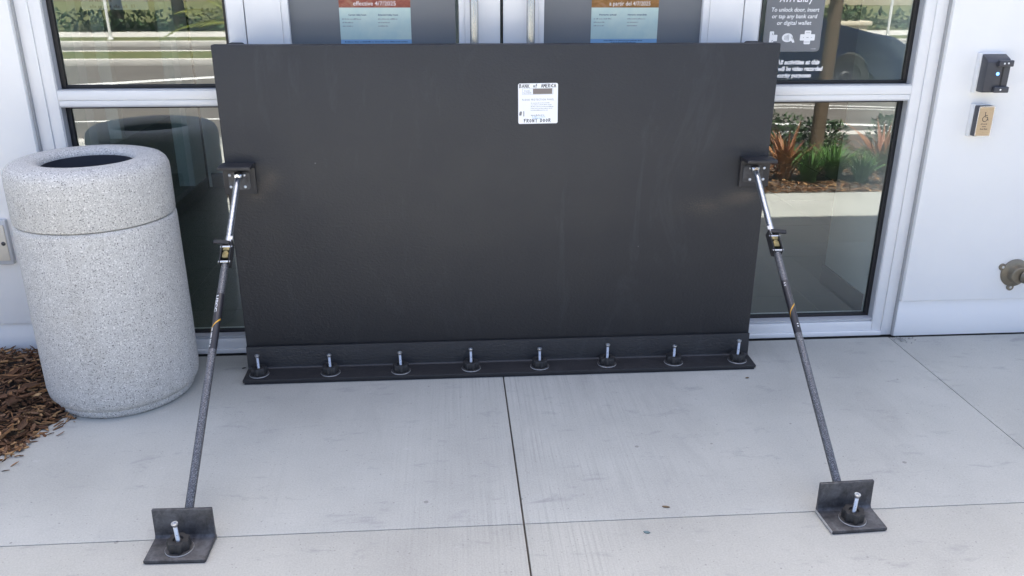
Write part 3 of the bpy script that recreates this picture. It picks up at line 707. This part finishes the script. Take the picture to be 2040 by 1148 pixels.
for x, z in ((.008, .042), (.024, .043), (.012, -.057)):
    bm = bmesh.new(); lathe(bm, [(.0035, 0), (.0035, .001), (0, .0015)], 12, (x, -.0861, z), (0, -1, 0)); link('screw', mesh(bm, 'c', 40), WHITE_INK, cr)
pb = thing('push_plate', 'gold and black wheelchair push plate on the white wall', 'push plate', (1.928, .15, .965))
bm = bmesh.new(); box(bm, -.036, .034, -.026, -.0003, -.068, .062); bevel(bm, .003, 2); link('mounting_box', mesh(bm, 'a', 40), WPL, pb)
bm = bmesh.new(); box(bm, -.033, .033, -.056, -.0262, -.062, .058); bevel(bm, .004, 3); link('housing', mesh(bm, 'a', 40), DGREY, pb)
bm = bmesh.new(); prism(bm, rrect(.064, .118, .006), .0563, .0578, tf=XZ(0, 0, -.002)); link('rim', mesh(bm), CHROME, pb)
GOLD = noisy('brushed_bronze', (.46, .36, .25), (.52, .42, .30), 30, .38, .7, stretch=(1, 1, 12))
bm = bmesh.new(); prism(bm, rrect(.058, .112, .005), .0579, .0588, tf=XZ(0, 0, -.002)); link('plate', mesh(bm), GOLD, pb)
ring = [(.010*math.cos(R(a)), .010*math.sin(R(a))-.004) for a in range(100, 370, 18)]
strokes('wheelchair_symbol', [ring, [(-.002, .018), (-.001, .004), (.009, .003), (.014, -.010)], [(-.001, .010), (.008, .010)], [(-.004, .021), (.000, .021)]], .0026, -.0590, BLACK_INK, pb, -.002, .012)
for k, (z, w) in enumerate(((-.014, .030), (-.024, .014), (-.034, .028))): dashes('small_print', -w/2, w/2, z, .005, BLACK_INK, pb, -.0590, .9)
for z in (.040, -.044):
    bm = bmesh.new(); lathe(bm, [(.004, 0), (.004, .0008), (0, .0016)], 12, (.003, -.0588, z), (0, -1, 0)); link('screw', mesh(bm, 'c', 40), GOLD, pb)

FIT = noisy('aged_brass', (.20, .17, .125), (.29, .26, .20), 18, .42, .75, r2=.55)
wf = thing('hose_fitting', 'aged brass hose fitting with round flange low on the white wall', 'pipe fitting', (2.238, .15, .297))
bm = bmesh.new(); lathe(bm, [(.060, .0003), (.062, .002), (.062, .006), (.058, .010), (.040, .014), (.036, .020), (.036, .040), (.033, .044)], 48, (0, 0, 0), (0, -1, 0)); link('flange', mesh(bm, 'f', 35), FIT, wf)
for a in (155, 265, 35):
    x, z = .066*math.cos(R(a)), .066*math.sin(R(a)); bm = bmesh.new(); lathe(bm, [(.0155, .0003), (.0155, .006), (.0135, .008), (.006, .008)], 24, (x, 0, z), (0, -1, 0)); l = link('lug', mesh(bm, 'l', 35), FIT, wf)
    bm = bmesh.new(); lathe(bm, [(.006, .0082), (.005, .0092), (0, .0095)], 16, (x, 0, z), (0, -1, 0)); link('screw', mesh(bm, 's', 40), WASHEDGE, l)
bm = bmesh.new(); lathe(bm, [(.030, .0), (.030, .035), (.026, .042), (.021, .042), (.021, .020), (0, .020)], 32, (.022, -.038, -.004), (.45, -.85, -.05)); sp = link('spout', mesh(bm, 's', 35), FIT, wf)
bm = bmesh.new(); lathe(bm, [(.0205, .0), (.0205, .012), (.012, .016), (0, .016)], 24, (.030, -.058, -.005), (.45, -.85, -.05)); link('inner_plug', mesh(bm, 's', 35), ALUG, wf)

ob_ = thing('outlet_cover', 'cream and silver outlet cover on the wall left of the bin', 'outlet cover', (-1.975, .15, .525))
bm = bmesh.new(); box(bm, -.062, .062, -.022, -.0003, -.090, .090); bevel(bm, .003, 2); link('cover_frame', mesh(bm, 'a', 40), ALUG, ob_)
bm = bmesh.new(); box(bm, -.052, .054, -.027, -.0222, -.072, .072); bevel(bm, .004, 2); link('cover_plate', mesh(bm, 'a', 40), mat('cream_plastic', (.62, .57, .48), .45), ob_)
bm = bmesh.new(); lathe(bm, [(.008, 0), (.008, .002), (.005, .004), (0, .004)], 16, (.042, -.0272, -.002), (0, -1, 0)); link('lock', mesh(bm, 'a', 40), STEEL, ob_)

# ================================================================== POSTERS AND SIGNS ON THE GLASS
def make_poster(c1, c2, seed):
    m = mat('poster_photo_%d' % seed, rough=.5); t = NT(m); p = t.pos((1, 1, 1.6), True)
    t.l(t.ramp(t.noise(p, 18+seed, 5, .65, 1.2), [(.34, c1), (.52, c2), (.72, (.36, .20, .12)), (.86, (.62, .45, .34))]), t.b.inputs['Base Color']); return m
TEXTBLUE = mat('navy_print', (.02, .05, .12), .6)
def poster(x0, x1, label, head, c1, c2, seed, cols, foot):
    w = x1-x0; cx = (x0+x1)/2; z0 = 1.2555; zb = 1.3885; z1 = 1.62
    p = thing('poster', label, 'poster', (cx, .2135, z0), group='posters on the entrance doors')
    bbox('photo_band', -w/2, w/2, -.0012, -.0004, zb-z0+.0002, z1-z0, make_poster(c1, c2, seed), p, 0)
    m = mat('poster_blue_%d' % seed, rough=.5); t = NT(m); pp = t.pos(obj=True)
    t.l(t.ramp(t.noise(pp, 9, 4, .6), [(.3, (.40, .56, .56)), (.7, (.58, .68, .60))]), t.b.inputs['Base Color'])
    bbox('text_panel', -w/2, w/2, -.0012, -.0004, .0185, zb-z0, m, p, 0)
    bbox('footer_band', -w/2, w/2, -.0012, -.0004, 0, .0183, mat('poster_footer_%d' % seed, (.24, .42, .62), .5), p, 0)
    text('headline', head, .021, .0 if seed == 1 else .018, -.0013, 1.4025-z0, WHITE_INK, p, width=.157 if seed == 1 else .158)
    text('headline', cols[6], .026, 0, -.0013, 1.455-z0, WHITE_INK, p, width=.19)
    text('subhead', cols[0], .0085, -.066, -.0013, .107, TEXTBLUE, p, width=.066, bold=.0002); text('subhead', cols[1], .0085, .048, -.0013, .107, TEXTBLUE, p, width=.074, bold=.0002)
    for k in range(3):
        dashes('small_print', -w/2+.010, -w/2+.010+(.068, .042, .038)[k], .0905-.0125*k, .0042, GREY_INK, p, -.0013, .9); dashes('small_print', .010, .010+(.070, .042, .038)[k], .0905-.0125*k, .0042, GREY_INK, p, -.0013, .9)
    if seed == 1: dashes('small_print', -.118, .118, .0085, .0042, TEXTBLUE, p, -.0013, .95)
    else: dashes('small_print', -.078, .072, .0105, .0038, TEXTBLUE, p, -.0013, .95); dashes('small_print', -.05, .048, .0040, .0040, TEXTBLUE, p, -.0013, .95)
poster(-.597, -.332, 'lobby hours poster reading effective 4/7/2025 on the left door', 'effective 4/7/2025', (.20, .035, .02), (.30, .085, .05), 1, ('Current lobby hours', 'Extended lobby hours', '', '', '', '', 'New hours'), 'foot')
poster(.353, .612, 'Spanish hours poster reading a partir del 4/7/2025 on the right door', 'a partir del 4/7/2025', (.19, .085, .015), (.28, .13, .03), 2, ('Horario actual', 'Horario extendido', '', '', '', '', 'Nuevo horario'), 'foot')

sg = thing('entry_sign', 'grey ATM entry sign with card symbols on the right window', 'sign', (1.156, .2320, 1.4))
SGREY = noisy('sign_grey', (.155, .165, .18), (.17, .178, .19), 3, .42)
bm = bmesh.new(); prism(bm, [(u, v+.045) for u, v in rrect(.232, .445, .014)], .0018, .0034, tf=XZ(0, 0, 0)); link('sign_board', mesh(bm), SGREY, sg)
sy = -.00355
text('lettering', 'ATM Entry', .036, 0, sy, .020, WHITE_INK, sg, width=.135, bold=.0009, shear=.12)
text('lettering', 'To unlock door, insert', .0215, 0, sy, -.0205, WHITE_INK, sg, width=.191, bold=.0003, shear=.12)
text('lettering', 'or tap any bank card', .0215, 0, sy, -.0450, WHITE_INK, sg, width=.181, bold=.0003, shear=.12)
text('lettering', 'or digital wallet', .0215, .001, sy, -.0695, WHITE_INK, sg, width=.138, bold=.0003, shear=.12)
def icon(outs, dark=()):
    bm = bmesh.new()
    for i, o in enumerate(outs): prism(bm, o, .00345, .00362+.00004*i, tf=XZ(0, 0, 0))
    ic = link('symbol', mesh(bm), WHITE_INK, sg)
    if dark: strokes('symbol_detail', dark, .0016, -.0041, SGREY, ic)
rc = lambda cx, cy, w, h, r=.003: [(cx+u, cy+v) for u, v in rrect(w, h, r, 4)]
icon([rc(-.083, -.1235, .017, .046), rc(-.069, -.1255, .018, .024, .002)], [[(-.0805, -.107), (-.0805, -.112), (-.077, -.114)], [(-.0805, -.140), (-.0805, -.136), (-.077, -.134)]])
el = [(-.019+.022*math.cos(R(a)), -.1245+.017*math.sin(R(a))) for a in range(0, 360, 20)]
icon([el, [(-.006, -.132), (.004, -.126), (.012, -.142), (.004, -.144)]], [[(-.030+.005*k, -.118+.0015*k), (-.0285+.005*k, -.125), (-.030+.005*k, -.131-.0015*k)] for k in range(4)] + [[(-.003, -.121), (.003, -.131)]])
icon([rc(.062, -.1235, .060, .024, .003), rc(.062, -.1235, .026, .052, .004)], [[(.054, -.106), (.070, -.106)], [(.058, -.124), (.066, -.124)], [(.045, -.124), (.047, -.124)], [(.077, -.124), (.079, -.124)], [(.051, -.141), (.073, -.141)]])
dashes('small_print', .082, .102, -.168, .0022, WHITE_INK, sg, sy, .9)
dc = thing('window_decal', 'white lettering about video recording on the right window', 'decal', (1.19, .2350, 1.155))
dy = -.0006
text('lettering', 'All activities at this', .0235, .0045, dy, .0255, WHITE_INK, dc, width=.178, bold=.0011, shear=.15)
text('lettering', 'ATM will be video recorded', .0235, -.007, dy, .0, WHITE_INK, dc, width=.232, bold=.0011, shear=.15)
text('lettering', 'for security purposes', .0235, -.030, dy, -.0255, WHITE_INK, dc, width=.188, bold=.0011, shear=.15)
nb = thing('window_notice', 'faint grey printed notice inside the upper left window', 'notice', (-1.42, .252, 1.30))
bm = bmesh.new(); prism(bm, rrect(.24, .5, .004), -.0016, 0., tf=XZ(0, 0, .33)); link('sheet', mesh(bm), mat('notice_grey', (.10, .115, .125), .6), nb)
for z, w in ((.108, .10), (.086, .20), ): dashes('small_print', -.09, -.09+w*.8, z, .012, BLACK_INK, nb, -.0004, .85, .012, .03)

# ================================================================== MULCH BED
def make_bark():
    m = mat('bark_chips', rough=.9, spec=.2); t = NT(m); g = t.n('NewGeometry')
    c = t.ramp(g.outputs['Random Per Island'], [(0, (.06, .032, .018)), (.3, (.125, .064, .036)), (.6, (.18, .105, .064)), (.82, (.26, .135, .06)), (1, (.44, .28, .14))])
    a = t.noise(t.pos((40, 40, 40)), 2, 4); t.l(t.mix(.5, c, t.ramp(a, [(.3, G(.30)), (.7, G(.68))]), 'OVERLAY'), t.b.inputs['Base Color']); t.bump(a, .6, .003); return m
BARK = make_bark()
def bed_height(x, y):
    e = min(max((-1.52-.42*max(0, -.12-y) - x)/.30, 0), 1) if y > -.8 else min(max((-1.76-x)/.3, 0), 1)
    return .065*e + .012*math.sin(x*9)*math.cos(y*11)*e
def chip(bm, c, L, W, T, mi=0, ch=None):
    """a splintered flake: irregular hexagon outline with thickness and twist"""
    q = Matrix.Rotation(random.uniform(0, 6.28), 3, 'Z') @ Matrix.Rotation(random.gauss(0, .30), 3, 'X') @ Matrix.Rotation(random.gauss(0, .26), 3, 'Y')
    o = [(-.5, random.uniform(-.1, .2)), (-.25, random.uniform(-.55, -.3)), (.2, random.uniform(-.5, -.25)), (.5, random.uniform(-.25, .1)), (.28, random.uniform(.25, .5)), (-.2, random.uniform(.3, .55))]
    bend = random.uniform(-.25, .25)*L
    a = [bm.verts.new(Vector(c) + q @ Vector((u*L, v*W, T*.5 + bend*u*u))) for u, v in o]; b = [bm.verts.new(Vector(c) + q @ Vector((u*L*.93, v*W*.9, -T*.5 + bend*u*u))) for u, v in o]
    bm.faces.new(a); bm.faces.new(b[::-1])
    for i in range(6): bm.faces.new((a[i], a[(i+1) % 6], b[(i+1) % 6], b[i]))
mb = thing('mulch_bed', 'brown bark mulch bed left of the litter bin', 'mulch bed')
bm = bmesh.new(); nx, ny = 30, 34; grid = []
for j in range(ny+1):
    y = .150 - j*2.75/ny; row = []
    for i in range(nx+1):
        xr = -1.50 - .42*max(0, -.12-y) if y > -.75 else -1.775
        x = xr - (i/nx)**1.3*3.2; row.append(bm.verts.new((x, y, bed_height(x, y)-.02-(.03 if i == 0 else 0))))
    grid.append(row)
for j in range(ny):
    for i in range(nx): bm.faces.new((grid[j][i], grid[j][i+1], grid[j+1][i+1], grid[j+1][i]))
link('soil', mesh(bm, 's', 60), mat('dark_soil', (.03, .022, .016), .95), mb)
bm = bmesh.new()
for k in range(5200):
    y = random.uniform(-1.1, .135); xr = (-1.50 - .42*max(0, -.12-y)) if y > -.75 else -1.775
    x = xr - abs(random.random()**1.25)*1.0 + .02; h = bed_height(x, y)
    if random.random() < .62: L, W, T = random.uniform(.018, .05), random.uniform(.006, .016), random.uniform(.002, .006)
    else: L, W, T = random.uniform(.02, .06), random.uniform(.0025, .005), random.uniform(.002, .004)
    chip(bm, (x, y, h+random.uniform(-.004, .014)), L, W, T)
for k in range(22):
    y = random.uniform(-.95, -.22); xr = (-1.50 - .42*max(0, -.12-y)) if y > -.75 else -1.775
    chip(bm, (xr + .02 + random.random()**2*.08, y, .005), random.uniform(.010, .034), random.uniform(.0025, .007), .002)
tag(link('mulch', mesh(bm), BARK, mb), kind='stuff')
for k in range(45):
    bm = bmesh.new(); y = random.uniform(-.75, .10); xr = -1.53 - .42*max(0, -.12-y); x = xr - random.random()*.55
    if x + 1.445 > -.28 and abs(y+.145) < .26: x -= .15
    L = random.uniform(.045, .10); chip(bm, (0, 0, 0), L, L*random.uniform(.16, .36), random.uniform(.004, .009))
    o = link('bark_chip', mesh(bm), BARK, mb); o.location = (x, y, bed_height(x, y)+random.uniform(.010, .022))
for (x, y, L, W) in ((-1.71, -.42, .13, .05), (-1.80, -.30, .11, .05), (-1.585, -.30, .12, .010), (-1.86, -.15, .13, .016), (-1.70, -.20, .11, .010), (-1.74, -.50, .10, .035), (-1.78, -.20, .10, .03), (-1.90, -.38, .10, .04)):
    bm = bmesh.new(); chip(bm, (0, 0, 0), L, W, .008); bmesh.ops.subdivide_edges(bm, edges=bm.edges[:], cuts=1)
    for v in bm.verts: v.co += Vector((random.gauss(0, .0016), random.gauss(0, .0016), random.gauss(0, .0012)))
    o = link('bark_chip', mesh(bm, 'bc', 30), BARK, mb); o.location = (x, y, bed_height(x, y)+.020)
random.seed(21)

# ---- small litter on the pavement
LEAFB = noisy('dry_leaf', (.11, .075, .04), (.17, .12, .07), 60, .8); LEAFG = noisy('grey_green_flake', (.10, .16, .17), (.15, .21, .22), 60, .7)
def leaf(name, x, y, L, W, rz, m, label):
    bm = bmesh.new(); pts = [(-.5, 0), (-.3, -.32), (.0, -.45), (.3, -.3), (.5, .02), (.28, .35), (-.05, .5), (-.35, .28)]
    a = [bm.verts.new((u*L, v*W, .003+.02*L*(1-4*v*v)*2)) for u, v in pts]; b = [bm.verts.new((u*L, v*W, .002)) for u, v in pts]
    bm.faces.new(a); bm.faces.new(b[::-1])
    for i in range(8): bm.faces.new((a[i], a[(i+1) % 8], b[(i+1) % 8], b[i]))
    o = link(name, mesh(bm), m); o.location = (x, y, 0); o.rotation_euler = (0, 0, rz); tag(o, label, 'leaf'); return o
leaf('fallen_leaf', .43, -1.015, .024, .011, -.25, LEAFB, 'small brown dry leaf on the concrete between the floor brackets')
leaf('leaf_flake', .345, -1.132, .020, .012, -.3, LEAFG, 'tiny grey green flake on the concrete nearest the camera')
leaf('leaf_scrap', .965, -.19, .016, .010, .2, LEAFB, 'tiny dark leaf scrap near the right end of the panel foot')
leaf('leaf_crumb', -1.055, .035, .016, .008, .4, BLACK_INK, 'tiny black crumb on the concrete left of the panel foot')

bm = bmesh.new()
for k in range(26): chip(bm, (1.735+abs(random.gauss(0, .045)), .150-abs(random.gauss(0, .022)), .004), random.uniform(.005, .016), random.uniform(.003, .008), .003)
tag(link('caulk_crumbs', mesh(bm), mat('caulk_crumb', (.33, .33, .31), .9)), 'grey crumbs of broken caulk at the foot of the right window jamb', 'crumbs', kind='stuff')
# ================================================================== PLANTS, CAR, TREES (seen mirrored)
def green(name, c1, c2, rough=.55):
    m = mat(name, rough=rough, spec=.3); t = NT(m); g = t.n('NewGeometry')
    t.l(t.ramp(g.outputs['Random Per Island'], [(0, c1), (1, c2)]), t.b.inputs['Base Color']); return m
LEAF_D = green('dark_leaf', (.018, .045, .016), (.055, .10, .035)); LEAF_S = green('strap_leaf', (.035, .10, .02), (.10, .20, .045))
LEAF_R = green('rusty_leaf', (.15, .045, .028), (.36, .17, .075)); LEAF_Y = green('palm_leaf', (.10, .13, .02), (.24, .24, .05)); LEAF_T = green('tree_leaf', (.03, .06, .015), (.09, .12, .03))
TRUNK = noisy('tan_trunk', (.10, .07, .045), (.16, .115, .075), 20, .9, bumpd=.01, stretch=(1, 1, .4)); OAK = noisy('oak_bark', (.05, .042, .035), (.09, .075, .06), 10, .95, bumpd=.02)
bed = tag(bbox('planting_bed', 1.27, 14., -4.6, -2.255, -.12, -.015, noisy('bed_soil', (.035, .020, .013), (.08, .042, .026), 30, .95, obj=False), None, .01), kind='structure')
def quad_leaf(bm, c, d, w, n):
    s_ = d.cross(n).normalized()*w/2; m_ = c+d*.5
    bm.faces.new([bm.verts.new(p) for p in (c, m_-s_, c+d, m_+s_)])
bm = bmesh.new()
for k in range(2600): chip(bm, (random.uniform(1.7, 4.4), -2.27-abs(random.gauss(0, .7))%2.2, -.008+random.uniform(0, .012)), random.uniform(.03, .07), random.uniform(.008, .02), .004)
tag(link('bed_mulch', mesh(bm), BARK), 'brown bark mulch under the plants mirrored in the right window', 'mulch', kind='stuff')
def shrub(x, y, h, r, label, n=900):
    t = thing('shrub', label, 'shrub', (x, y, -.015), group='shrubs in the planting bed')
    bm = bmesh.new()
    for k in range(7):
        a = random.uniform(0, 6.28); q = Vector((math.cos(a)*r*.7, math.sin(a)*r*.7, h*random.uniform(.6, .95))); tube(bm, [(0, 0, 0), q*.5+Vector((0, 0, .03)), q], [.008, .005, .002], 5)
    link('stems', mesh(bm), OAK, t); bm = bmesh.new()
    for k in range(n):
        a = random.uniform(0, 6.28); z = random.random(); rr = r*math.sqrt(random.random())*(1.05-.55*abs(z-.45)); c = Vector((rr*math.cos(a), rr*math.sin(a), h*(.12+.88*z)))
        d_ = Vector((random.gauss(0, 1)+math.cos(a), random.gauss(0, 1)+math.sin(a), random.gauss(.5, .6))).normalized()*random.uniform(.03, .055)
        quad_leaf(bm, c, d_, random.uniform(.013, .024), Vector((random.gauss(0, 1), random.gauss(0, 1), 1)).normalized())
    link('foliage', mesh(bm), LEAF_D, t)
def blades(name, x, y, h, n, m, label, cat, spread=.5, w=.012, group=None, base=.06):
    t = thing(name, label, cat, (x, y, -.015), group=group); bm = bmesh.new()
    for k in range(n):
        a = random.uniform(0, 6.28); sp = random.random()**.7*spread; L = h*random.uniform(.7, 1.1); p0 = Vector((math.cos(a), math.sin(a), 0))*base*random.random()
        out = Vector((math.cos(a), math.sin(a), 0)); s_ = Vector((-math.sin(a), math.cos(a), 0)); pv = None
        for i in range(6):
            u = i/5; p = p0 + out*(sp*L*u*u*1.4) + Vector((0, 0, L*(u-.45*sp*u*u))); ww = w*(.7+.6*u if u < .5 else 2*(1-u))*.5 + .0006
            cur = (bm.verts.new(p-s_*ww), bm.verts.new(p+s_*ww))
            if pv: bm.faces.new((pv[0], pv[1], cur[1], cur[0]))
            pv = cur
    link('leaf_tuft', mesh(bm, 'b', 60), m, t); return t
for i, (x, y, h, r, lab) in enumerate(((2.28, -3.55, .34, .24, 'round dark shrub mirrored behind the right end of the panel'), (2.68, -3.62, .36, .26, 'dark leafy shrub left of the mirrored trunk'), (3.12, -3.65, .30, .22, 'dark leafy shrub right of the mirrored trunk'), (3.75, -3.55, .36, .25, 'dark shrub mirrored near the right window jamb'), (1.75, -3.5, .33, .24, 'dark shrub at the left end of the planting bed'), (4.5, -3.6, .34, .25, 'dark shrub at the right end of the planting bed'))):
    shrub(x, y, h, r, lab)
for i, (x, y, h, n, lab) in enumerate(((2.58, -2.62, .30, 150, 'bright green strap leaf clump beside the rusty plant'), (2.80, -2.70, .33, 170, 'tall bright green strap leaf clump in the mirrored bed'), (2.98, -2.58, .27, 130, 'bright green strap leaf clump nearest the pavement'), (3.42, -2.72, .28, 120, 'strap leaf clump at the right of the mirrored bed'))):
    blades('strap_leaf_plant', x, y, h, n, LEAF_S, lab, 'plant', .75, .013, 'strap leaf plants in the planting bed')
blades('rusty_plant', 2.42, -2.72, .46, 34, LEAF_R, 'rust brown broad leaved plant in the mirrored bed', 'plant', .55, .035, 'rusty plants in the planting bed')
blades('rusty_plant', 3.32, -2.95, .44, 40, LEAF_R, 'rust brown arching plant at the right of the mirrored bed', 'plant', 1.0, .03, 'rusty plants in the planting bed')
blades('rusty_plant', 2.16, -2.55, .26, 30, LEAF_R, 'low rust brown plant beside the brace bracket reflection', 'plant', .9, .03, 'rusty plants in the planting bed')
def tree(name, x, y, h, r0, label, cat, crown_r, crown_z, n, m_leaf, m_bark, limbs=5, fork=.45, group=None, leafsize=.16):
    t = thing(name, label, cat, (x, y, -.02), group=group); bm = bmesh.new()
    tube(bm, [(0, 0, 0), (.02, .01, h*fork*.5), (0, .02, h*fork), (.03, 0, h*.8)], [r0*1.15, r0, r0*.85, r0*.4], 10)
    ends = []
    for k in range(limbs):
        a = 6.28*k/limbs+random.uniform(-.3, .3); z = h*fork*random.uniform(.8, 1.4); e = Vector((math.cos(a)*crown_r*.75, math.sin(a)*crown_r*.75, crown_z+random.uniform(-.2, .3)*crown_r))
        p0 = Vector((0, .01, z)); tube(bm, [p0, p0.lerp(e, .45)+Vector((0, 0, .12*crown_r)), e], [r0*.5, r0*.33, r0*.1], 7); ends.append(e)
    link('trunk', mesh(bm, 't', 60), m_bark, t); bm = bmesh.new()
    cl = [(Vector((random.gauss(0, .45)*crown_r, random.gauss(0, .45)*crown_r, crown_z+random.gauss(.15, .3)*crown_r)), random.uniform(.22, .42)*crown_r) for k in range(16)] + [(e, .3*crown_r) for e in ends]
    for k in range(n):
        c, rr = random.choice(cl); v = Vector((random.gauss(0, 1), random.gauss(0, 1), random.gauss(0, .8))).normalized()*rr*random.random()**.4
        d_ = Vector((random.gauss(0, 1), random.gauss(0, 1), random.gauss(-.2, .7))).normalized()*leafsize*random.uniform(.6, 1.2); quad_leaf(bm, c+v, d_, leafsize*.5, Vector((random.gauss(0, 1), random.gauss(0, 1), 1)).normalized())
    link('crown', mesh(bm), m_leaf, t); return t
tree('young_tree', 2.965, -3.42, 4.6, .052, 'young tree with slim tan trunk mirrored in the right window', 'tree', 1.0, 4.4, 1600, LEAF_T, TRUNK, 5, .8)
for i, (x, y, lab) in enumerate(((-9.4, -21.6, 'dark forked tree across the street, leftmost in the left window'), (-7.6, -21.2, 'dark forked tree across the street, near the window notice'), (-4.6, -23., 'dark tree across the street, nearest the left door jamb'), (9., -24., 'dark tree across the street mirrored above the car'), (15., -23., 'dark tree across the street at far right'))):
    tree('street_tree', x, y, 4.6, .17, lab, 'tree', 2.1, 3.4, 2600, LEAF_T, OAK, 6, .24, 'trees across the street', .30)
bm = bmesh.new()
for k in range(5200):
    c = Vector((random.uniform(-26, 20), -20.9+random.gauss(0, .22), random.uniform(.0, .52))); d_ = Vector((random.gauss(0, 1), random.gauss(0, 1), random.gauss(.3, 1))).normalized()*.16
    quad_leaf(bm, c, d_, .09, Vector((random.gauss(0, 1), random.gauss(0, 1), 1)).normalized())
tag(link('hedge', mesh(bm), LEAF_D), 'low dark hedge across the street', 'hedge')
# arching palm in the left-hand bed
pm = thing('palm', 'yellow green palm fronds mirrored beside the left door jamb', 'palm', (-2.06, -4.3, .10))
bm = bmesh.new(); tube(bm, [(0, 0, 0), (.03, 0, .5), (0, .02, 1.0)], [.07, .06, .05], 10); link('trunk', mesh(bm, 't', 50), TRUNK, pm); bm = bmesh.new()
for k in range(16):
    a = 6.28*k/16+random.uniform(-.2, .2); el_ = random.uniform(.3, 1.3); L = random.uniform(.5, .7); pr_ = None; out = Vector((math.cos(a), math.sin(a), 0))
    for i in range(17):
        u = i/16; p = Vector((0, 0, .97)) + out*(L*u*math.cos(el_)) + Vector((0, 0, L*(u*math.sin(el_)-.5*u*u)))
        if i > 2:
            for sd_ in (-1, 1):
                d_ = (Vector((-math.sin(a), math.cos(a), 0))*sd_ + out*.7 + Vector((0, 0, -.25))).normalized()*.20*math.sin(math.pi*min(1, .15+.85*u))
                quad_leaf(bm, p, d_, .02, Vector((0, 0, 1)))
        cur = (bm.verts.new(p+Vector((0, 0, .004))), bm.verts.new(p-Vector((0, 0, .004))))
        if pr_: bm.faces.new((pr_[0], pr_[1], cur[1], cur[0]))
        pr_ = cur
link('crown', mesh(bm), LEAF_Y, pm)
# dark blue saloon across the road
CARP = mat('navy_car_paint', (.004, .008, .030), .35, spec=.3, coat=.15); CGL = mat('car_glass', (.015, .018, .022), .06); TYRE = mat('tyre_rubber', (.02, .02, .02), .85)
car = thing('parked_car', 'dark blue saloon car mirrored in the upper right window', 'car', (3.70, -8.25, -.10))
side = [(-2.2, .30), (-2.28, .55), (-2.2, .86), (-1.5, .93), (-.85, 1.36), (-.3, 1.45), (.45, 1.40), (1.05, .98), (1.95, .84), (2.25, .66), (2.28, .38), (2.15, .24), (1.75, .24), (1.70, .42), (1.55, .58), (1.35, .64), (1.15, .58), (1.0, .42), (.95, .22), (-.95, .22), (-1.0, .42), (-1.15, .58), (-1.35, .64), (-1.55, .58), (-1.70, .42), (-1.75, .26)]
bm = bmesh.new(); prism(bm, side, -.86, .86, tf=lambda u, v, w: Vector((u, w*(1-.16*max(0, v-.9)/.5), v))); bevel(bm, .05, 3); link('body', mesh(bm, 'car', 50), CARP, car)
for sgn in (-1, 1):
    for pts in ([(-.95, .98), (-.72, 1.28), (-.28, 1.36), (-.08, 1.36), (-.08, .98)], [(0, .98), (0, 1.36), (.40, 1.31), (.88, .99)]):
        bm = bmesh.new(); prism(bm, pts, .0, .012, tf=lambda u, v, w: Vector((u, sgn*(.862*(1-.16*max(0, v-.9)/.5)+w), v))); link('side_window', mesh(bm), CGL, car)
    for u in (-1.35, 1.35):
        bm = bmesh.new(); lathe(bm, [(.20, -.10), (.30, -.10), (.325, -.07), (.325, .07), (.30, .10), (.20, .10)], 32, (u, sgn*.76, .325), (0, sgn, 0), close=False); wh = link('wheel', mesh(bm, 'w', 40), TYRE, car)
        bm = bmesh.new(); lathe(bm, [(0, .07), (.06, .085), (.08, .06), (.18, .07), (.21, .095), (.21, .0), (0, .0)], 24, (u, sgn*.76, .325), (0, sgn, 0)); link('rim', mesh(bm, 'r', 40), DGREY, wh)
    bbox('door_handle', -.30, -.14, *sorted((sgn*.862, sgn*.885)), .86, .885, CHROME, car, .004)
    bbox('headlight', 2.05, 2.245, *sorted((sgn*.5, sgn*.80)), .60, .70, ALU, car, .02); bbox('tail_light', -2.27, -2.18, *sorted((sgn*.5, sgn*.82)), .66, .80, mat('tail_red_%d' % sgn, (.4, .01, .01), .2), car, .01)
# planter box and posts across the road
CREAM = noisy('cream_render', (.62, .55, .42), (.68, .61, .48), 3, .85)
pl = thing('planter_box', 'cream planter wall with hedge across the street', 'planter', (9.4, -17.9, 0))
boxes('planter_wall', [(-.9, .9, -.3, .3, .0, .30), (-1.0, 1.0, -.34, .34, .302, .40)], CREAM, pl, .01); bm = bmesh.new()
for k in range(500): quad_leaf(bm, Vector((random.uniform(-.85, .85), random.uniform(-.25, .25), random.uniform(.40, .72))), Vector((random.gauss(0, 1), random.gauss(0, 1), random.gauss(.4, 1))).normalized()*.12, .07, Vector((random.gauss(0, 1), random.gauss(0, 1), 1)).normalized())
link('foliage', mesh(bm), LEAF_D, pl)
for i, (x, y, lab) in enumerate(((8.1, -17.6, 'white post beside the cream planter across the street'), (10.9, -17.7, 'white post right of the cream planter across the street'), (-8.2, -17.7, 'white post across the street mirrored left of the trees'))):
    po = thing('white_post', lab, 'post', (x, y, 0), group='white posts across the street'); bm = bmesh.new(); lathe(bm, [(.035, 0), (.035, 1.2), (.0, 1.22)], 12); link('shaft', mesh(bm, 'p', 40), WPL, po); bm = bmesh.new(); lathe(bm, [(.07, 0), (.07, .03), (.04, .05)], 12); link('foot', mesh(bm, 'p', 40), WPL, po)
# far house fronts
def far_house(x0, x1, y, h, m, label):
    b = thing('far_building', label, 'building', (x0, y, 0), group='buildings across the street'); w = x1-x0
    bbox('wall', 0, w, -8, 0, 0, h, m, b, .02); bbox('roof', -.4, w+.4, -8.4, .4, h+.003, h+.35, ALUG, b, .03); n = int(w/3)
    for k in range(n):
        u = (k+.5)*w/n; f = bbox('window', u-.6, u+.6, .003, .06, .9, 2.2, ALU, b, .01); g = bbox('pane', u-.52, u+.52, .061, .075, .98, 2.12, CGL, f, 0)
far_house(-30, -4, -46, 5., noisy('tan_render', (.40, .32, .25), (.46, .37, .29), 2, .9), 'long tan building across the street behind the trees')
far_house(10, 30, -40, 5.5, CREAM, 'cream building across the street at right')
